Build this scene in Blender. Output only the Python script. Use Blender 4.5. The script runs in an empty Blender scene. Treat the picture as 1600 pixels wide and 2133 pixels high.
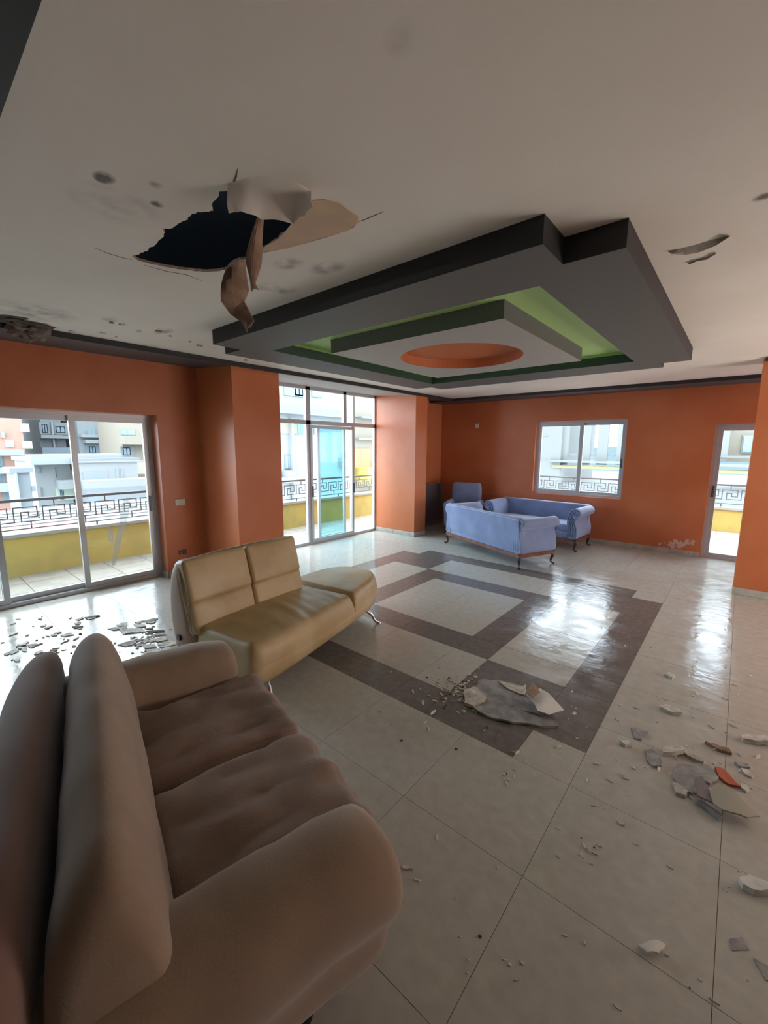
import bpy, bmesh, math, random
from mathutils import Vector, Matrix, noise
from mathutils.geometry import tessellate_polygon
R = math.radians
PI = math.pi
random.seed(7)
SC = bpy.context.scene
COL = SC.collection

# ------------------------------------------------------------------ camera
CAMZ = 1.75
F_PX = 871.5
YAW, PITCH, ROLL = R(40.246), R(-8.851), R(0.266)
_f = Vector((-math.sin(YAW)*math.cos(PITCH), math.cos(YAW)*math.cos(PITCH), math.sin(PITCH)))
_r = Vector((math.cos(YAW), math.sin(YAW), 0)); _u = _r.cross(_f)
RT = _r*math.cos(ROLL)+_u*math.sin(ROLL); UP = -_r*math.sin(ROLL)+_u*math.cos(ROLL)
cam = bpy.data.cameras.new('camera'); camo = bpy.data.objects.new('camera', cam); COL.objects.link(camo)
m = Matrix((( RT.x, UP.x, -_f.x, 0), (RT.y, UP.y, -_f.y, 0), (RT.z, UP.z, -_f.z, CAMZ), (0, 0, 0, 1)))
camo.matrix_world = m
cam.sensor_fit = 'VERTICAL'; cam.sensor_height = 36.0; cam.lens = F_PX*36.0/2133.0
cam.clip_start = 0.02; cam.clip_end = 2000
SC.camera = camo
SC.view_settings.view_transform = 'Standard'; SC.view_settings.look = 'None'
SC.view_settings.gamma = 1.0; SC.view_settings.use_curve_mapping = False
SC.view_settings.exposure = 0.92

# ------------------------------------------------------------------ sky
w = bpy.data.worlds.new('overcast_sky'); SC.world = w; w.use_nodes = True
nt = w.node_tree; nt.nodes.clear()
tc = nt.nodes.new('ShaderNodeTexCoord'); mp = nt.nodes.new('ShaderNodeMapping'); mp.inputs['Scale'].default_value = (1, 1, 3.0)
nz = nt.nodes.new('ShaderNodeTexNoise'); nz.inputs['Scale'].default_value = 3.0; nz.inputs['Detail'].default_value = 6
cr = nt.nodes.new('ShaderNodeValToRGB')
cr.color_ramp.elements[0].position = 0.38; cr.color_ramp.elements[0].color = (0.66, 0.82, 1.0, 1)
cr.color_ramp.elements[1].position = 0.62; cr.color_ramp.elements[1].color = (1.0, 1.0, 1.0, 1)
bg = nt.nodes.new('ShaderNodeBackground'); bg.inputs['Strength'].default_value = 5.4
wo = nt.nodes.new('ShaderNodeOutputWorld')
nt.links.new(tc.outputs['Generated'], mp.inputs['Vector']); nt.links.new(mp.outputs[0], nz.inputs['Vector'])
nt.links.new(nz.outputs['Fac'], cr.inputs['Fac']); nt.links.new(cr.outputs[0], bg.inputs['Color']); nt.links.new(bg.outputs[0], wo.inputs['Surface'])

# sun behind thick cloud: a very wide soft sun coming in over the left balcony
def sun(name, az_dir, elev, strength, angle, col):
    L = bpy.data.lights.new(name, 'SUN'); L.energy = strength; L.angle = R(angle); L.color = col
    o = bpy.data.objects.new(name, L); COL.objects.link(o)
    d = Vector((math.cos(R(az_dir))*math.cos(R(elev)), math.sin(R(az_dir))*math.cos(R(elev)), math.sin(R(elev))))  # towards the sun
    o.rotation_euler = d.to_track_quat('Z', 'Y').to_euler()
    return o
sun('cloudy_sun', 158, 36, 0.4, 60, (0.92, 0.97, 1.0))
# added fill lamps at the right wall and in the alcove (outside the frame)
def area(name, loc, rot, sx, sy, power, col):
    L = bpy.data.lights.new(name, 'AREA'); L.shape = 'RECTANGLE'; L.size = sx; L.size_y = sy; L.energy = power; L.color = col
    o = bpy.data.objects.new(name, L); COL.objects.link(o); o.location = loc; o.rotation_euler = rot
    return o
area('side_fill', (3.5, 5.0, 1.1), (0, R(120), 0), 1.5, 2.6, 90, (1.0, 0.96, 0.90))
area('alcove_fill', (3.5, 7.62, 1.3), (0, R(92), 0), 2.2, 1.2, 32, (0.95, 0.98, 1.0))

def portal(name, loc, rot, sx, sy):
    L = bpy.data.lights.new(name, 'AREA'); L.shape = 'RECTANGLE'; L.size = sx; L.size_y = sy
    L.cycles.is_portal = True
    o = bpy.data.objects.new(name, L); COL.objects.link(o); o.location = loc; o.rotation_euler = rot
    return o
# area light -Z must point into the room
portal('daylight_portal_door', (-6.12, 0.85, 1.05), (0, R(-90), 0), 2.1, 2.9)
portal('daylight_portal_bay', (-5.99, 5.0, 1.4), (0, R(-90), 0), 2.8, 3.1)
portal('daylight_portal_window', (-2.33, 8.66, 1.53), (R(-90), 0, 0), 1.6, 1.4)
portal('daylight_portal_back_door', (0.1, 8.66, 1.05), (R(-90), 0, 0), 0.95, 2.1)

# ------------------------------------------------------------------ pixel helpers (photo frame 1600 x 2133 -> points on real planes)
def ray(U, V): return _f*F_PX + RT*(U-800) + UP*(1066.5-V)
O0 = Vector((0, 0, CAMZ))
def onz(U, V, z): d = ray(U, V); return O0 + d*((z-CAMZ)/d.z)
def onx(U, V, x): d = ray(U, V); return O0 + d*(x/d.x)
def ony(U, V, y): d = ray(U, V); return O0 + d*(y/d.y)

# ------------------------------------------------------------------ materials
MATS = {}
def mat(name, col, rough=0.6, metal=0.0, col2=None, nscale=4.0, detail=4, lo=0.4, hi=0.6, bump=0.0, bscale=40.0, spec=0.5,
        rough2=None, rscale=2.0, sheen=0.0, distort=0.0, coat=0.0):
    if name in MATS: return MATS[name]
    m = bpy.data.materials.new(name); m.use_nodes = True; t = m.node_tree; b = t.nodes['Principled BSDF']
    b.inputs['Roughness'].default_value = rough; b.inputs['Metallic'].default_value = metal
    b.inputs['Specular IOR Level'].default_value = spec
    if sheen: b.inputs['Sheen Weight'].default_value = sheen; b.inputs['Sheen Roughness'].default_value = 0.5
    if coat: b.inputs['Coat Weight'].default_value = coat; b.inputs['Coat Roughness'].default_value = 0.1
    b.inputs['Base Color'].default_value = (*col, 1)
    tc = t.nodes.new('ShaderNodeTexCoord')
    ge = t.nodes.new('ShaderNodeNewGeometry')
    if col2 is not None:
        n = t.nodes.new('ShaderNodeTexNoise'); n.inputs['Scale'].default_value = nscale; n.inputs['Detail'].default_value = detail
        n.inputs['Distortion'].default_value = distort
        r = t.nodes.new('ShaderNodeValToRGB'); r.color_ramp.elements[0].position = lo; r.color_ramp.elements[1].position = hi
        r.color_ramp.elements[0].color = (*col, 1); r.color_ramp.elements[1].color = (*col2, 1)
        t.links.new(ge.outputs['Position'], n.inputs['Vector']); t.links.new(n.outputs['Fac'], r.inputs['Fac']); t.links.new(r.outputs[0], b.inputs['Base Color'])
    if rough2 is not None:
        n = t.nodes.new('ShaderNodeTexNoise'); n.inputs['Scale'].default_value = rscale; n.inputs['Detail'].default_value = 3
        r = t.nodes.new('ShaderNodeMapRange'); r.inputs['From Min'].default_value = 0.35; r.inputs['From Max'].default_value = 0.65
        r.inputs['To Min'].default_value = rough; r.inputs['To Max'].default_value = rough2
        t.links.new(ge.outputs['Position'], n.inputs['Vector']); t.links.new(n.outputs['Fac'], r.inputs['Value']); t.links.new(r.outputs[0], b.inputs['Roughness'])
    if bump:
        n = t.nodes.new('ShaderNodeTexNoise'); n.inputs['Scale'].default_value = bscale; n.inputs['Detail'].default_value = 3
        bp = t.nodes.new('ShaderNodeBump'); bp.inputs['Strength'].default_value = bump; bp.inputs['Distance'].default_value = 0.01
        t.links.new(ge.outputs['Position'], n.inputs['Vector']); t.links.new(n.outputs['Fac'], bp.inputs['Height']); t.links.new(bp.outputs[0], b.inputs['Normal'])
    MATS[name] = m
    return m
def glass(name, tint, refl=1.0, haze=0.0):
    if name in MATS: return MATS[name]
    m = bpy.data.materials.new(name); m.use_nodes = True; t = m.node_tree; t.nodes.clear()
    o = t.nodes.new('ShaderNodeOutputMaterial'); tr = t.nodes.new('ShaderNodeBsdfTransparent'); tr.inputs[0].default_value = (*tint, 1)
    gl = t.nodes.new('ShaderNodeBsdfGlossy'); gl.inputs['Roughness'].default_value = 0.02
    fr = t.nodes.new('ShaderNodeFresnel'); fr.inputs['IOR'].default_value = 1.3
    mx = t.nodes.new('ShaderNodeMixShader')
    t.links.new(fr.outputs[0], mx.inputs[0]); t.links.new(tr.outputs[0], mx.inputs[1]); t.links.new(gl.outputs[0], mx.inputs[2]); t.links.new(mx.outputs[0], o.inputs[0])
    MATS[name] = m
    return m

ORANGE = mat('orange_paint', (0.58, 0.185, 0.078), 0.36, col2=(0.53, 0.15, 0.056), nscale=1.3, bump=0.05, bscale=25, spec=0.45)
WHITEC = mat('old_ceiling_paint', (0.86, 0.815, 0.75), 0.75, col2=(0.82, 0.77, 0.70), nscale=1.1, bump=0.04, bscale=60)
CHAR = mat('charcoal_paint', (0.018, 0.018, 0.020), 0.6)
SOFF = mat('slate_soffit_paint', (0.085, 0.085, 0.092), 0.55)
RINGM = mat('grey_ceiling_paint', (0.125, 0.124, 0.118), 0.65)
INNERM = mat('light_grey_paint', (0.42, 0.40, 0.38), 0.65)
INSIDE = mat('mid_grey_paint', (0.13, 0.13, 0.125), 0.65)
GREEN = mat('lime_green_paint', (0.54, 0.80, 0.32), 0.6)
DGREEN = mat('charcoal_with_green_bounce', (0.030, 0.062, 0.045), 0.6)  # charcoal paint with the green bounce light put into its colour
ALU = mat('aluminium_frame', (0.52, 0.54, 0.57), 0.38, metal=0.35)
ALUD = mat('dark_handle', (0.12, 0.13, 0.16), 0.4, metal=0.5)
GLASS = glass('clear_glass', (0.93, 0.98, 0.98))
TEAL = glass('teal_glass', (0.36, 0.70, 0.78))
BASEM = mat('baseboard_tile', (0.50, 0.47, 0.41), 0.3, col2=(0.40, 0.38, 0.33), nscale=8)
DARKV = mat('dark_void', (0.02, 0.022, 0.025), 0.9)
SLABC = mat('concrete_with_blue_sheen', (0.06, 0.09, 0.13), 0.9, bump=0.3, bscale=15)  # bluish sheen on the slab is put into the base colour
TILEL = mat('floor_tile_light', (0.51, 0.505, 0.46), 0.10, col2=(0.44, 0.435, 0.39), nscale=16, detail=10, lo=.3, hi=.7, rough2=0.26, rscale=5.0, bump=0.22, bscale=13, spec=0.34)
TILED = mat('floor_tile_dark', (0.20, 0.182, 0.172), 0.10, col2=(0.14, 0.128, 0.122), nscale=20, detail=10, lo=.3, hi=.7, rough2=0.26, rscale=5.0, bump=0.22, bscale=13, spec=0.34)
GROUT = mat('floor_grout', (0.24, 0.225, 0.195), 0.8)
PLWH = mat('plaster_white', (0.66, 0.63, 0.57), 0.85, col2=(0.50, 0.47, 0.42), nscale=30, bump=0.3, bscale=80)
PLGR = mat('plasterboard_grey', (0.36, 0.36, 0.36), 0.8, col2=(0.26, 0.26, 0.26), nscale=18, bump=0.25, bscale=60)
PLBR = mat('plasterboard_paper_brown', (0.38, 0.26, 0.18), 0.85, col2=(0.28, 0.18, 0.12), nscale=16, bump=0.25, bscale=60)
PLDK = mat('dirt_dark', (0.09, 0.075, 0.06), 0.9)
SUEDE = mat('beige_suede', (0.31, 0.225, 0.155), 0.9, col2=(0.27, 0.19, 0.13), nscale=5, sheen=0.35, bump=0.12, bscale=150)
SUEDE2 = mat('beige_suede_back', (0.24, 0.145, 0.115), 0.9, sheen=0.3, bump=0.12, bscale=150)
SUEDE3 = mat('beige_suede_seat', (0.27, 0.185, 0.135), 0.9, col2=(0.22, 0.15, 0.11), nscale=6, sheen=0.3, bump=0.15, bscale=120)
CREAM = mat('cream_leather', (0.56, 0.43, 0.24), 0.42, col2=(0.47, 0.34, 0.17), nscale=3, bump=0.06, bscale=90)
CREAM2 = mat('cream_leather_side', (0.46, 0.33, 0.25), 0.5, bump=0.05, bscale=90)
PIPEM = mat('pale_piping', (0.62, 0.50, 0.40), 0.5)
CHROME = mat('chrome', (0.55, 0.55, 0.56), 0.15, metal=1.0)
BLACKP = mat('black_plastic', (0.015, 0.015, 0.018), 0.25)
BLUE = mat('blue_velvet', (0.21, 0.28, 0.50), 0.8, col2=(0.165, 0.225, 0.42), nscale=3, sheen=0.6, bump=0.06, bscale=120)
BLUED = mat('blue_velvet_dark', (0.07, 0.10, 0.17), 0.85, sheen=0.3)
BPIPE = mat('blue_piping', (0.40, 0.50, 0.70), 0.6)
WOODR = mat('red_brown_wood', (0.22, 0.075, 0.035), 0.35, col2=(0.13, 0.04, 0.02), nscale=12)
WOODD = mat('dark_wood_leg', (0.05, 0.022, 0.015), 0.35)
SWW = mat('switch_white', (0.7, 0.68, 0.62), 0.4)
YELL = mat('yellow_parapet_paint', (0.40, 0.325, 0.085), 0.8, col2=(0.35, 0.285, 0.09), nscale=3, bump=0.05)
COPE = mat('white_coping', (0.269, 0.275, 0.264), 0.7)
BALC = mat('balcony_tile', (0.29, 0.27, 0.225), 0.6, col2=(0.24, 0.225, 0.19), nscale=5)
IRON = mat('painted_iron', (0.085, 0.085, 0.09), 0.5, metal=0.2)

# ------------------------------------------------------------------ object helpers
def new(name, bm, material, parent=None, smooth=False, **props):
    me = bpy.data.meshes.new(name)
    bmesh.ops.recalc_face_normals(bm, faces=bm.faces) if props.pop('recalc', True) else None
    bm.to_mesh(me); bm.free()
    mats = material if isinstance(material, (list, tuple)) else [material]
    for mm in mats: me.materials.append(mm)
    if smooth:
        for p in me.polygons: p.use_smooth = True
        try: me.set_sharp_from_angle(angle=R(smooth if smooth is not True else 50))
        except Exception: pass
    o = bpy.data.objects.new(name, me); COL.objects.link(o)
    if parent is not None: o.parent = parent
    for k, v in props.items():
        if v is not None: o[k] = v
    return o
def thing(name, label, cat, loc=(0, 0, 0), rz=0.0, group=None, kind=None):
    o = bpy.data.objects.new(name, None); COL.objects.link(o); o.location = loc; o.rotation_euler = (0, 0, rz)
    o.empty_display_size = 0.1
    if label: o['label'] = label
    if cat: o['category'] = cat
    if group: o['group'] = group
    if kind: o['kind'] = kind
    return o
def tag(o, label, cat, group=None):
    o['label'] = label; o['category'] = cat
    if group: o['group'] = group
    return o
def struct(name, bm=None, material=None, parent=None, **k):
    if bm is None:
        o = bpy.data.objects.new(name, None); COL.objects.link(o)
    else: o = new(name, bm, material, parent, **k)
    if parent is None: o['kind'] = 'structure'
    return o
def B(): return bmesh.new()
def box(bm, a, b, mi=0):
    x0, y0, z0 = a; x1, y1, z1 = b
    if x0 > x1: x0, x1 = x1, x0
    if y0 > y1: y0, y1 = y1, y0
    if z0 > z1: z0, z1 = z1, z0
    v = [bm.verts.new(p) for p in ((x0,y0,z0),(x1,y0,z0),(x1,y1,z0),(x0,y1,z0),(x0,y0,z1),(x1,y0,z1),(x1,y1,z1),(x0,y1,z1))]
    for f in ((0,3,2,1),(4,5,6,7),(0,1,5,4),(1,2,6,5),(2,3,7,6),(3,0,4,7)):
        fc = bm.faces.new([v[i] for i in f]); fc.material_index = mi
    return bm
def bx(a, b): return box(B(), a, b)
def bbox_(a, b, bev=0.004, seg=2):
    bm = bx(a, b); bmesh.ops.bevel(bm, geom=list(bm.edges), offset=bev, segments=seg, affect='EDGES', profile=0.5)
    return bm
def prism(bm, pts, z0, z1, mi=0, mtop=None):
    """closed polygon prism; pts counter-clockwise (x, y)"""
    vb = [bm.verts.new((p[0], p[1], z0)) for p in pts]; vt = [bm.verts.new((p[0], p[1], z1)) for p in pts]
    n = len(pts)
    for i in range(n):
        f = bm.faces.new((vb[i], vb[(i+1) % n], vt[(i+1) % n], vt[i])); f.material_index = mi
    tri = tessellate_polygon([[Vector((p[0], p[1], 0)) for p in pts]])
    for t in tri:
        try:
            f = bm.faces.new([vb[i] for i in t]); f.material_index = mi
            f = bm.faces.new([vt[i] for i in reversed(t)]); f.material_index = mi if mtop is None else mtop
        except ValueError: pass
    return bm
def holed(bm, outer, inner, z0, z1, mi_side=0, mi_in=0, mi_bot=0, mi_top=0):
    """plate with a hole"""
    pl = [[Vector((p[0], p[1], 0)) for p in outer], [Vector((p[0], p[1], 0)) for p in inner]]
    allp = outer+inner
    vb = [bm.verts.new((p[0], p[1], z0)) for p in allp]; vt = [bm.verts.new((p[0], p[1], z1)) for p in allp]
    for t in tessellate_polygon(pl):
        f = bm.faces.new([vb[i] for i in t]); f.material_index = mi_bot
        f = bm.faces.new([vt[i] for i in reversed(t)]); f.material_index = mi_top
    n = len(outer)
    for i in range(n):
        f = bm.faces.new((vb[i], vb[(i+1) % n], vt[(i+1) % n], vt[i])); f.material_index = mi_side
    k = len(inner)
    for i in range(k):
        f = bm.faces.new((vb[n+i], vb[n+(i+1) % k], vt[n+(i+1) % k], vt[n+i])); f.material_index = mi_in
    return bm
def axis_samples(h, r, n):
    r = min(r, h*0.999)
    e = [-h + r*(1-math.cos(t*PI/2/4)) for t in range(5)]
    mid = [(-(h-r) + 2*(h-r)*i/n) for i in range(1, n)] if h-r > 1e-4 else []
    return e+mid+[-q for q in reversed(e)] if h-r > 1e-4 else e+[-q for q in reversed(e[:-1])]
def soft(bm, size, r=0.05, n=6, puff=(0, 0, 0), wr=0.0, wscale=6.0, seed=0.0, M=None, taper=None, wdir=None):
    """upholstered block: rounded box, faces puffed outwards, gently creased"""
    hx, hy, hz = size[0]/2, size[1]/2, size[2]/2
    ax = [axis_samples(h, r, n) for h in (hx, hy, hz)]
    nn = [len(a) for a in ax]; vd = {}
    def V(i, j, k):
        key = (i, j, k)
        if key in vd: return vd[key]
        p = Vector((ax[0][i], ax[1][j], ax[2][k]))
        inn = Vector((max(-hx+r, min(hx-r, p.x)) if hx > r else 0, max(-hy+r, min(hy-r, p.y)) if hy > r else 0, max(-hz+r, min(hz-r, p.z)) if hz > r else 0))
        d = p-inn
        q = inn + d.normalized()*r if d.length > 1e-6 else p
        u = Vector((p.x/hx, p.y/hy, p.z/hz))
        q.x += puff[0]*u.x*(1-u.y**2)*(1-u.z**2)
        q.y += puff[1]*u.y*(1-u.x**2)*(1-u.z**2)
        q.z += puff[2]*u.z*(1-u.x**2)*(1-u.y**2)
        if wr:
            s = Vector((q.x*(wdir[0] if wdir else 1), q.y*(wdir[1] if wdir else 1), q.z))*wscale + Vector((seed, seed*1.7, 0))
            q += (d.normalized() if d.length > 1e-6 else Vector((0, 0, 1)))*wr*noise.fractal(s, 1.0, 2.0, 3)
        if taper: q = taper(q, u)
        if M is not None: q = M @ q
        vd[key] = bm.verts.new(q); return vd[key]
    for (a, b, c) in ((0, 1, 2), (1, 2, 0), (2, 0, 1)):
        for side in (0, nn[c]-1):
            for i in range(nn[a]-1):
                for j in range(nn[b]-1):
                    idx = []
                    for (di, dj) in ((0, 0), (1, 0), (1, 1), (0, 1)):
                        t = [0, 0, 0]; t[a] = i+di; t[b] = j+dj; t[c] = side; idx.append(V(*t))
                    if side == 0: idx.reverse()
                    try: bm.faces.new(idx)
                    except ValueError: pass
    return bm
def T(x, y, z, rz=0, rx=0, ry=0): return Matrix.Translation((x, y, z)) @ Matrix.Rotation(rz, 4, 'Z') @ Matrix.Rotation(ry, 4, 'Y') @ Matrix.Rotation(rx, 4, 'X')
def chaikin(p, it=2, closed=True):
    for _ in range(it):
        q = []; n = len(p)
        rng = range(n) if closed else range(n-1)
        if not closed: q.append(p[0])
        for i in rng:
            a, b = p[i], p[(i+1) % n]
            q.append(tuple(a[k]*0.75+b[k]*0.25 for k in range(len(a)))); q.append(tuple(a[k]*0.25+b[k]*0.75 for k in range(len(a))))
        if not closed: q.append(p[-1])
        p = q
    return p
def loft(bm, prof, x0, x1, r=0.04, n=10, fn=None, smooth_it=2, wr=0.0, ws=6.0, seed=0.0):
    """closed profile (a, z) swept along x from x0 to x1, ends rounded; fn maps (x, a, z) -> point"""
    p = chaikin(prof, smooth_it); ca = sum(q[0] for q in p)/len(p); cz = sum(q[1] for q in p)/len(p)
    ext = min(max(q[0] for q in p)-min(q[0] for q in p), max(q[1] for q in p)-min(q[1] for q in p))/2
    xs = []
    for k in range(5):
        a = k*PI/2/4; xs.append((x0 + r*(1-math.sin(a)) if False else x0 + r*(1-math.sin(a)), 0)) 
    st = [(x0 + r*(1-math.sin(k*PI/8)), 1-(r/ext)*(1-math.cos(k*PI/8))*1.0) for k in range(4, -1, -1)]
    st = [(x0 + r*(1-math.cos(k*PI/8)), 1-(r/ext)*(1-math.sin(k*PI/8))) for k in range(5)]
    en = [(x1 - (q[0]-x0), q[1]) for q in reversed(st)]
    mid = [(x0+r+(x1-x0-2*r)*i/n, 1.0) for i in range(1, n)]
    rings = []
    for (x, s) in st+mid+en:
        ring = []
        for (a, z) in p:
            aa, zz = ca+(a-ca)*s, cz+(z-cz)*s
            if wr:
                k = wr*noise.fractal(Vector((x*ws+seed, aa*ws, zz*ws)), 1.0, 2.0, 3)
                d = Vector((a-ca, z-cz)); 
                if d.length > 1e-5: d.normalize(); aa += d.x*k; zz += d.y*k
            q = fn(x, aa, zz) if fn else (x, aa, zz)
            ring.append(bm.verts.new(q))
        rings.append(ring)
    m_ = len(p)
    for i in range(len(rings)-1):
        for j in range(m_):
            bm.faces.new((rings[i][j], rings[i][(j+1) % m_], rings[i+1][(j+1) % m_], rings[i+1][j]))
    for ring in (rings[0], rings[-1]):
        c = bm.verts.new(sum((v.co for v in ring), Vector())/m_)
        for j in range(m_): bm.faces.new((ring[j], ring[(j+1) % m_], c))
    return bm
def tube(bm, pts, rad, seg=8, closed=False, flat=1.0):
    pts = [Vector(p) for p in pts]; rad = rad if isinstance(rad, (list, tuple)) else [rad]*len(pts)
    rings = []; up = Vector((0, 0, 1))
    n = len(pts)
    for i, p in enumerate(pts):
        a = pts[(i-1) % n] if (closed or i > 0) else pts[i]; b = pts[(i+1) % n] if (closed or i < n-1) else pts[i]
        d = (b-a).normalized()
        s = d.cross(up)
        if s.length < 1e-3: s = d.cross(Vector((1, 0, 0)))
        s.normalize(); t = s.cross(d).normalized()
        rings.append([bm.verts.new(p+(s*math.cos(2*PI*k/seg)+t*math.sin(2*PI*k/seg)*flat)*rad[i]) for k in range(seg)])
    rr = range(n) if closed else range(n-1)
    for i in rr:
        A, Bq = rings[i], rings[(i+1) % n]
        for k in range(seg): bm.faces.new((A[k], A[(k+1) % seg], Bq[(k+1) % seg], Bq[k]))
    if not closed:
        bm.faces.new(rings[0]); bm.faces.new(list(reversed(rings[-1])))
    return bm

# ================================================================== ROOM SHELL
CEIL = 2.753; SOFZ = 2.70
XW = -5.68; XP = -4.79; YB = 8.337; XG1 = -5.94; XGB = -5.80
TS = 0.62; X0 = -0.512; Y0 = 2.12
fl = struct('floor', bx((-6.1, -0.55, -0.12), (3.6, 8.65, -0.004)), GROUT)
# pattern of dark bands under the ceiling feature
gx = [-4.232, -3.922, -3.302, -2.992, -1.752, -1.442, -0.822, -0.512]
gy = [2.12, 2.43, 3.05, 3.36, 4.60, 4.91, 5.53, 5.84]
def is_dark(x, y):
    inside = (gx[1] < x < gx[6] and gy[0] < y < gy[7]) or (gx[0] < x < gx[7] and gy[1] < y < gy[6])
    if not inside: return None
    if x < gx[1] or x > gx[6] or y < gy[1] or y > gy[6]: return True
    cx = gx[2] < x < gx[5]; cy = gy[2] < y < gy[5]
    if not cx and not cy: return True           # four corner squares
    if cx and cy:
        return not (gx[3] < x < gx[4] and gy[3] < y < gy[4])
    return False                                # side panels
tile_meshes = {}
def tile(x0, y0, x1, y1, dark):
    g = 0.0011
    key = (round(x1-x0, 3), round(y1-y0, 3), dark)
    if key not in tile_meshes:
        bm = bx((-(x1-x0)/2+g, -(y1-y0)/2+g, -0.010), ((x1-x0)/2-g, (y1-y0)/2-g, 0.0))
        o = new('floor_tile', bm, TILED if dark else TILEL, fl); tile_meshes[key] = o.data
    else:
        o = bpy.data.objects.new('floor_tile', tile_meshes[key]); COL.objects.link(o); o.parent = fl
    o.location = ((x0+x1)/2, (y0+y1)/2, 0)
# cells inside the pattern
def split(a, b, s=TS):
    n = max(1, round((b-a)/s)); return [a+(b-a)*i/n for i in range(n+1)]
for i in range(7):
    for j in range(7):
        cx, cy = (gx[i]+gx[i+1])/2, (gy[j]+gy[j+1])/2
        if (i in (0, 6)) and (j in (0, 6)):
            tile(gx[i], gy[j], gx[i+1], gy[j+1], False); continue
        xs = split(gx[i], gx[i+1]); ys = split(gy[j], gy[j+1]); d = bool(is_dark(cx, cy))
        for a in range(len(xs)-1):
            for b in range(len(ys)-1): tile(xs[a], ys[b], xs[a+1], ys[b+1], d)
# plain tiles around it on the same 0.62 m grid
xs_r = [gx[7]+TS*k for k in range(0, 7)]; xs_l = [gx[0]-TS*k for k in range(0, 4)][::-1]
xs_l[0] = -6.09
ys_n = [Y0-TS*k for k in range(0, 5)][::-1]; ys_f = [gy[7]+TS*k for k in range(0, 5)]; ys_f[-1] = 8.60
ys_n[0] = -0.45
xin = split(gx[0], gx[7]); yin = split(gy[0], gy[7])
xall = xs_l[:-1]+xin+xs_r[1:]; yall = ys_n[:-1]+yin+ys_f[1:]
for i in range(len(xall)-1):
    for j in range(len(yall)-1):
        a, b, c, d = xall[i], xall[i+1], yall[j], yall[j+1]
        if a >= gx[0]-1e-4 and b <= gx[7]+1e-4 and c >= gy[0]-1e-4 and d <= gy[7]+1e-4: continue
        tile(a, c, b, d, False)

# ---- walls
DY0, DY1, DZ = -0.62, 2.263, 2.131           # left sliding door opening
BY0, BY1 = 3.485, 6.537                      # bay
bm = B()
box(bm, (XW-0.35, DY0, DZ), (XW, DY1, 2.95))
box(bm, (XW-0.35, DY1, 0), (XW, BY0-0.2, 2.95))
box(bm, (XW-0.35, -0.8, 0), (XW, DY0, 2.95))
box(bm, (XW-0.35, 2.80, 0), (XP, BY0, 2.78))           # left pier of the bay
box(bm, (XGB-0.03, BY1, 0), (XP+0.03, 6.918, 2.78))     # right pier
box(bm, (XGB-0.03, 6.918, 0), (-5.33, YB+0.3, 2.95))
box(bm, (XW-0.35, BY0, 2.80), (XW-0.02, BY1, 2.95))
wl = struct('wall_left', bm, ORANGE)
WX0, WX1, WZ0, WZ1 = -3.146, -1.557, 0.848, 2.251      # back window
BX0, BX1, BZ = -0.35, 0.56, 2.121                      # back door
mb = ORANGE.copy(); mb.name = 'orange_paint_with_salt_bloom'
t = mb.node_tree; b = t.nodes['Principled BSDF']; src = b.inputs['Base Color'].links[0].from_socket
ge = t.nodes.new('ShaderNodeNewGeometry'); sp = t.nodes.new('ShaderNodeSeparateXYZ'); t.links.new(ge.outputs['Position'], sp.inputs[0])
def mth(op, a, bq=None, clamp=False):
    n = t.nodes.new('ShaderNodeMath'); n.operation = op; n.use_clamp = clamp
    for i, v in enumerate((a, bq)):
        if v is None: continue
        if isinstance(v, (int, float)): n.inputs[i].default_value = v
        else: t.links.new(v, n.inputs[i])
    return n.outputs[0]
dx = mth('DIVIDE', mth('SUBTRACT', sp.outputs[0], -0.68), 0.30); dz = mth('DIVIDE', mth('SUBTRACT', mth('SUBTRACT', sp.outputs[2], 0.17), mth('MULTIPLY', mth('SUBTRACT', sp.outputs[0], -0.68), 0.25)), 0.10)
dd = mth('SUBTRACT', 1.0, mth('ADD', mth('MULTIPLY', dx, dx), mth('MULTIPLY', dz, dz)), True)
nn_ = t.nodes.new('ShaderNodeTexNoise'); nn_.inputs['Scale'].default_value = 22; nn_.inputs['Detail'].default_value = 6; t.links.new(ge.outputs['Position'], nn_.inputs['Vector'])
fac = mth('MULTIPLY', mth('MULTIPLY', mth('SUBTRACT', mth('ADD', nn_.outputs['Fac'], mth('MULTIPLY', dd, 0.25)), 0.62), 14, ), mth('MULTIPLY', dd, 3, True), True)
mx = t.nodes.new('ShaderNodeMixRGB'); mx.inputs[2].default_value = (0.62, 0.45, 0.40, 1); t.links.new(fac, mx.inputs[0]); t.links.new(src, mx.inputs[1]); t.links.new(mx.outputs[0], b.inputs['Base Color'])
bm = B()
for a, c in (((-6.03, 0), (WX0, 2.95)), ((WX0, 0), (WX1, WZ0)), ((WX0, WZ1), (WX1, 2.95)), ((WX1, 0), (BX0, 2.95)), ((BX0, BZ), (BX1, 2.95)), ((BX1, 0), (3.6, 2.95))):
    box(bm, (a[0], YB, a[1]), (c[0], YB+0.35, c[1]))
struct('wall_back', bm, mb)
struct('wall_right', bx((0.082, 6.493, 0), (3.6, 6.92, 2.95)), ORANGE)
struct('wall_side', bx((3.6, -0.8, 0), (3.8, YB+0.35, 2.95)), ORANGE)
struct('wall_front', bx((-6.03, -0.8, 0), (3.6, -0.55, 2.95)), INSIDE)

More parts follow.
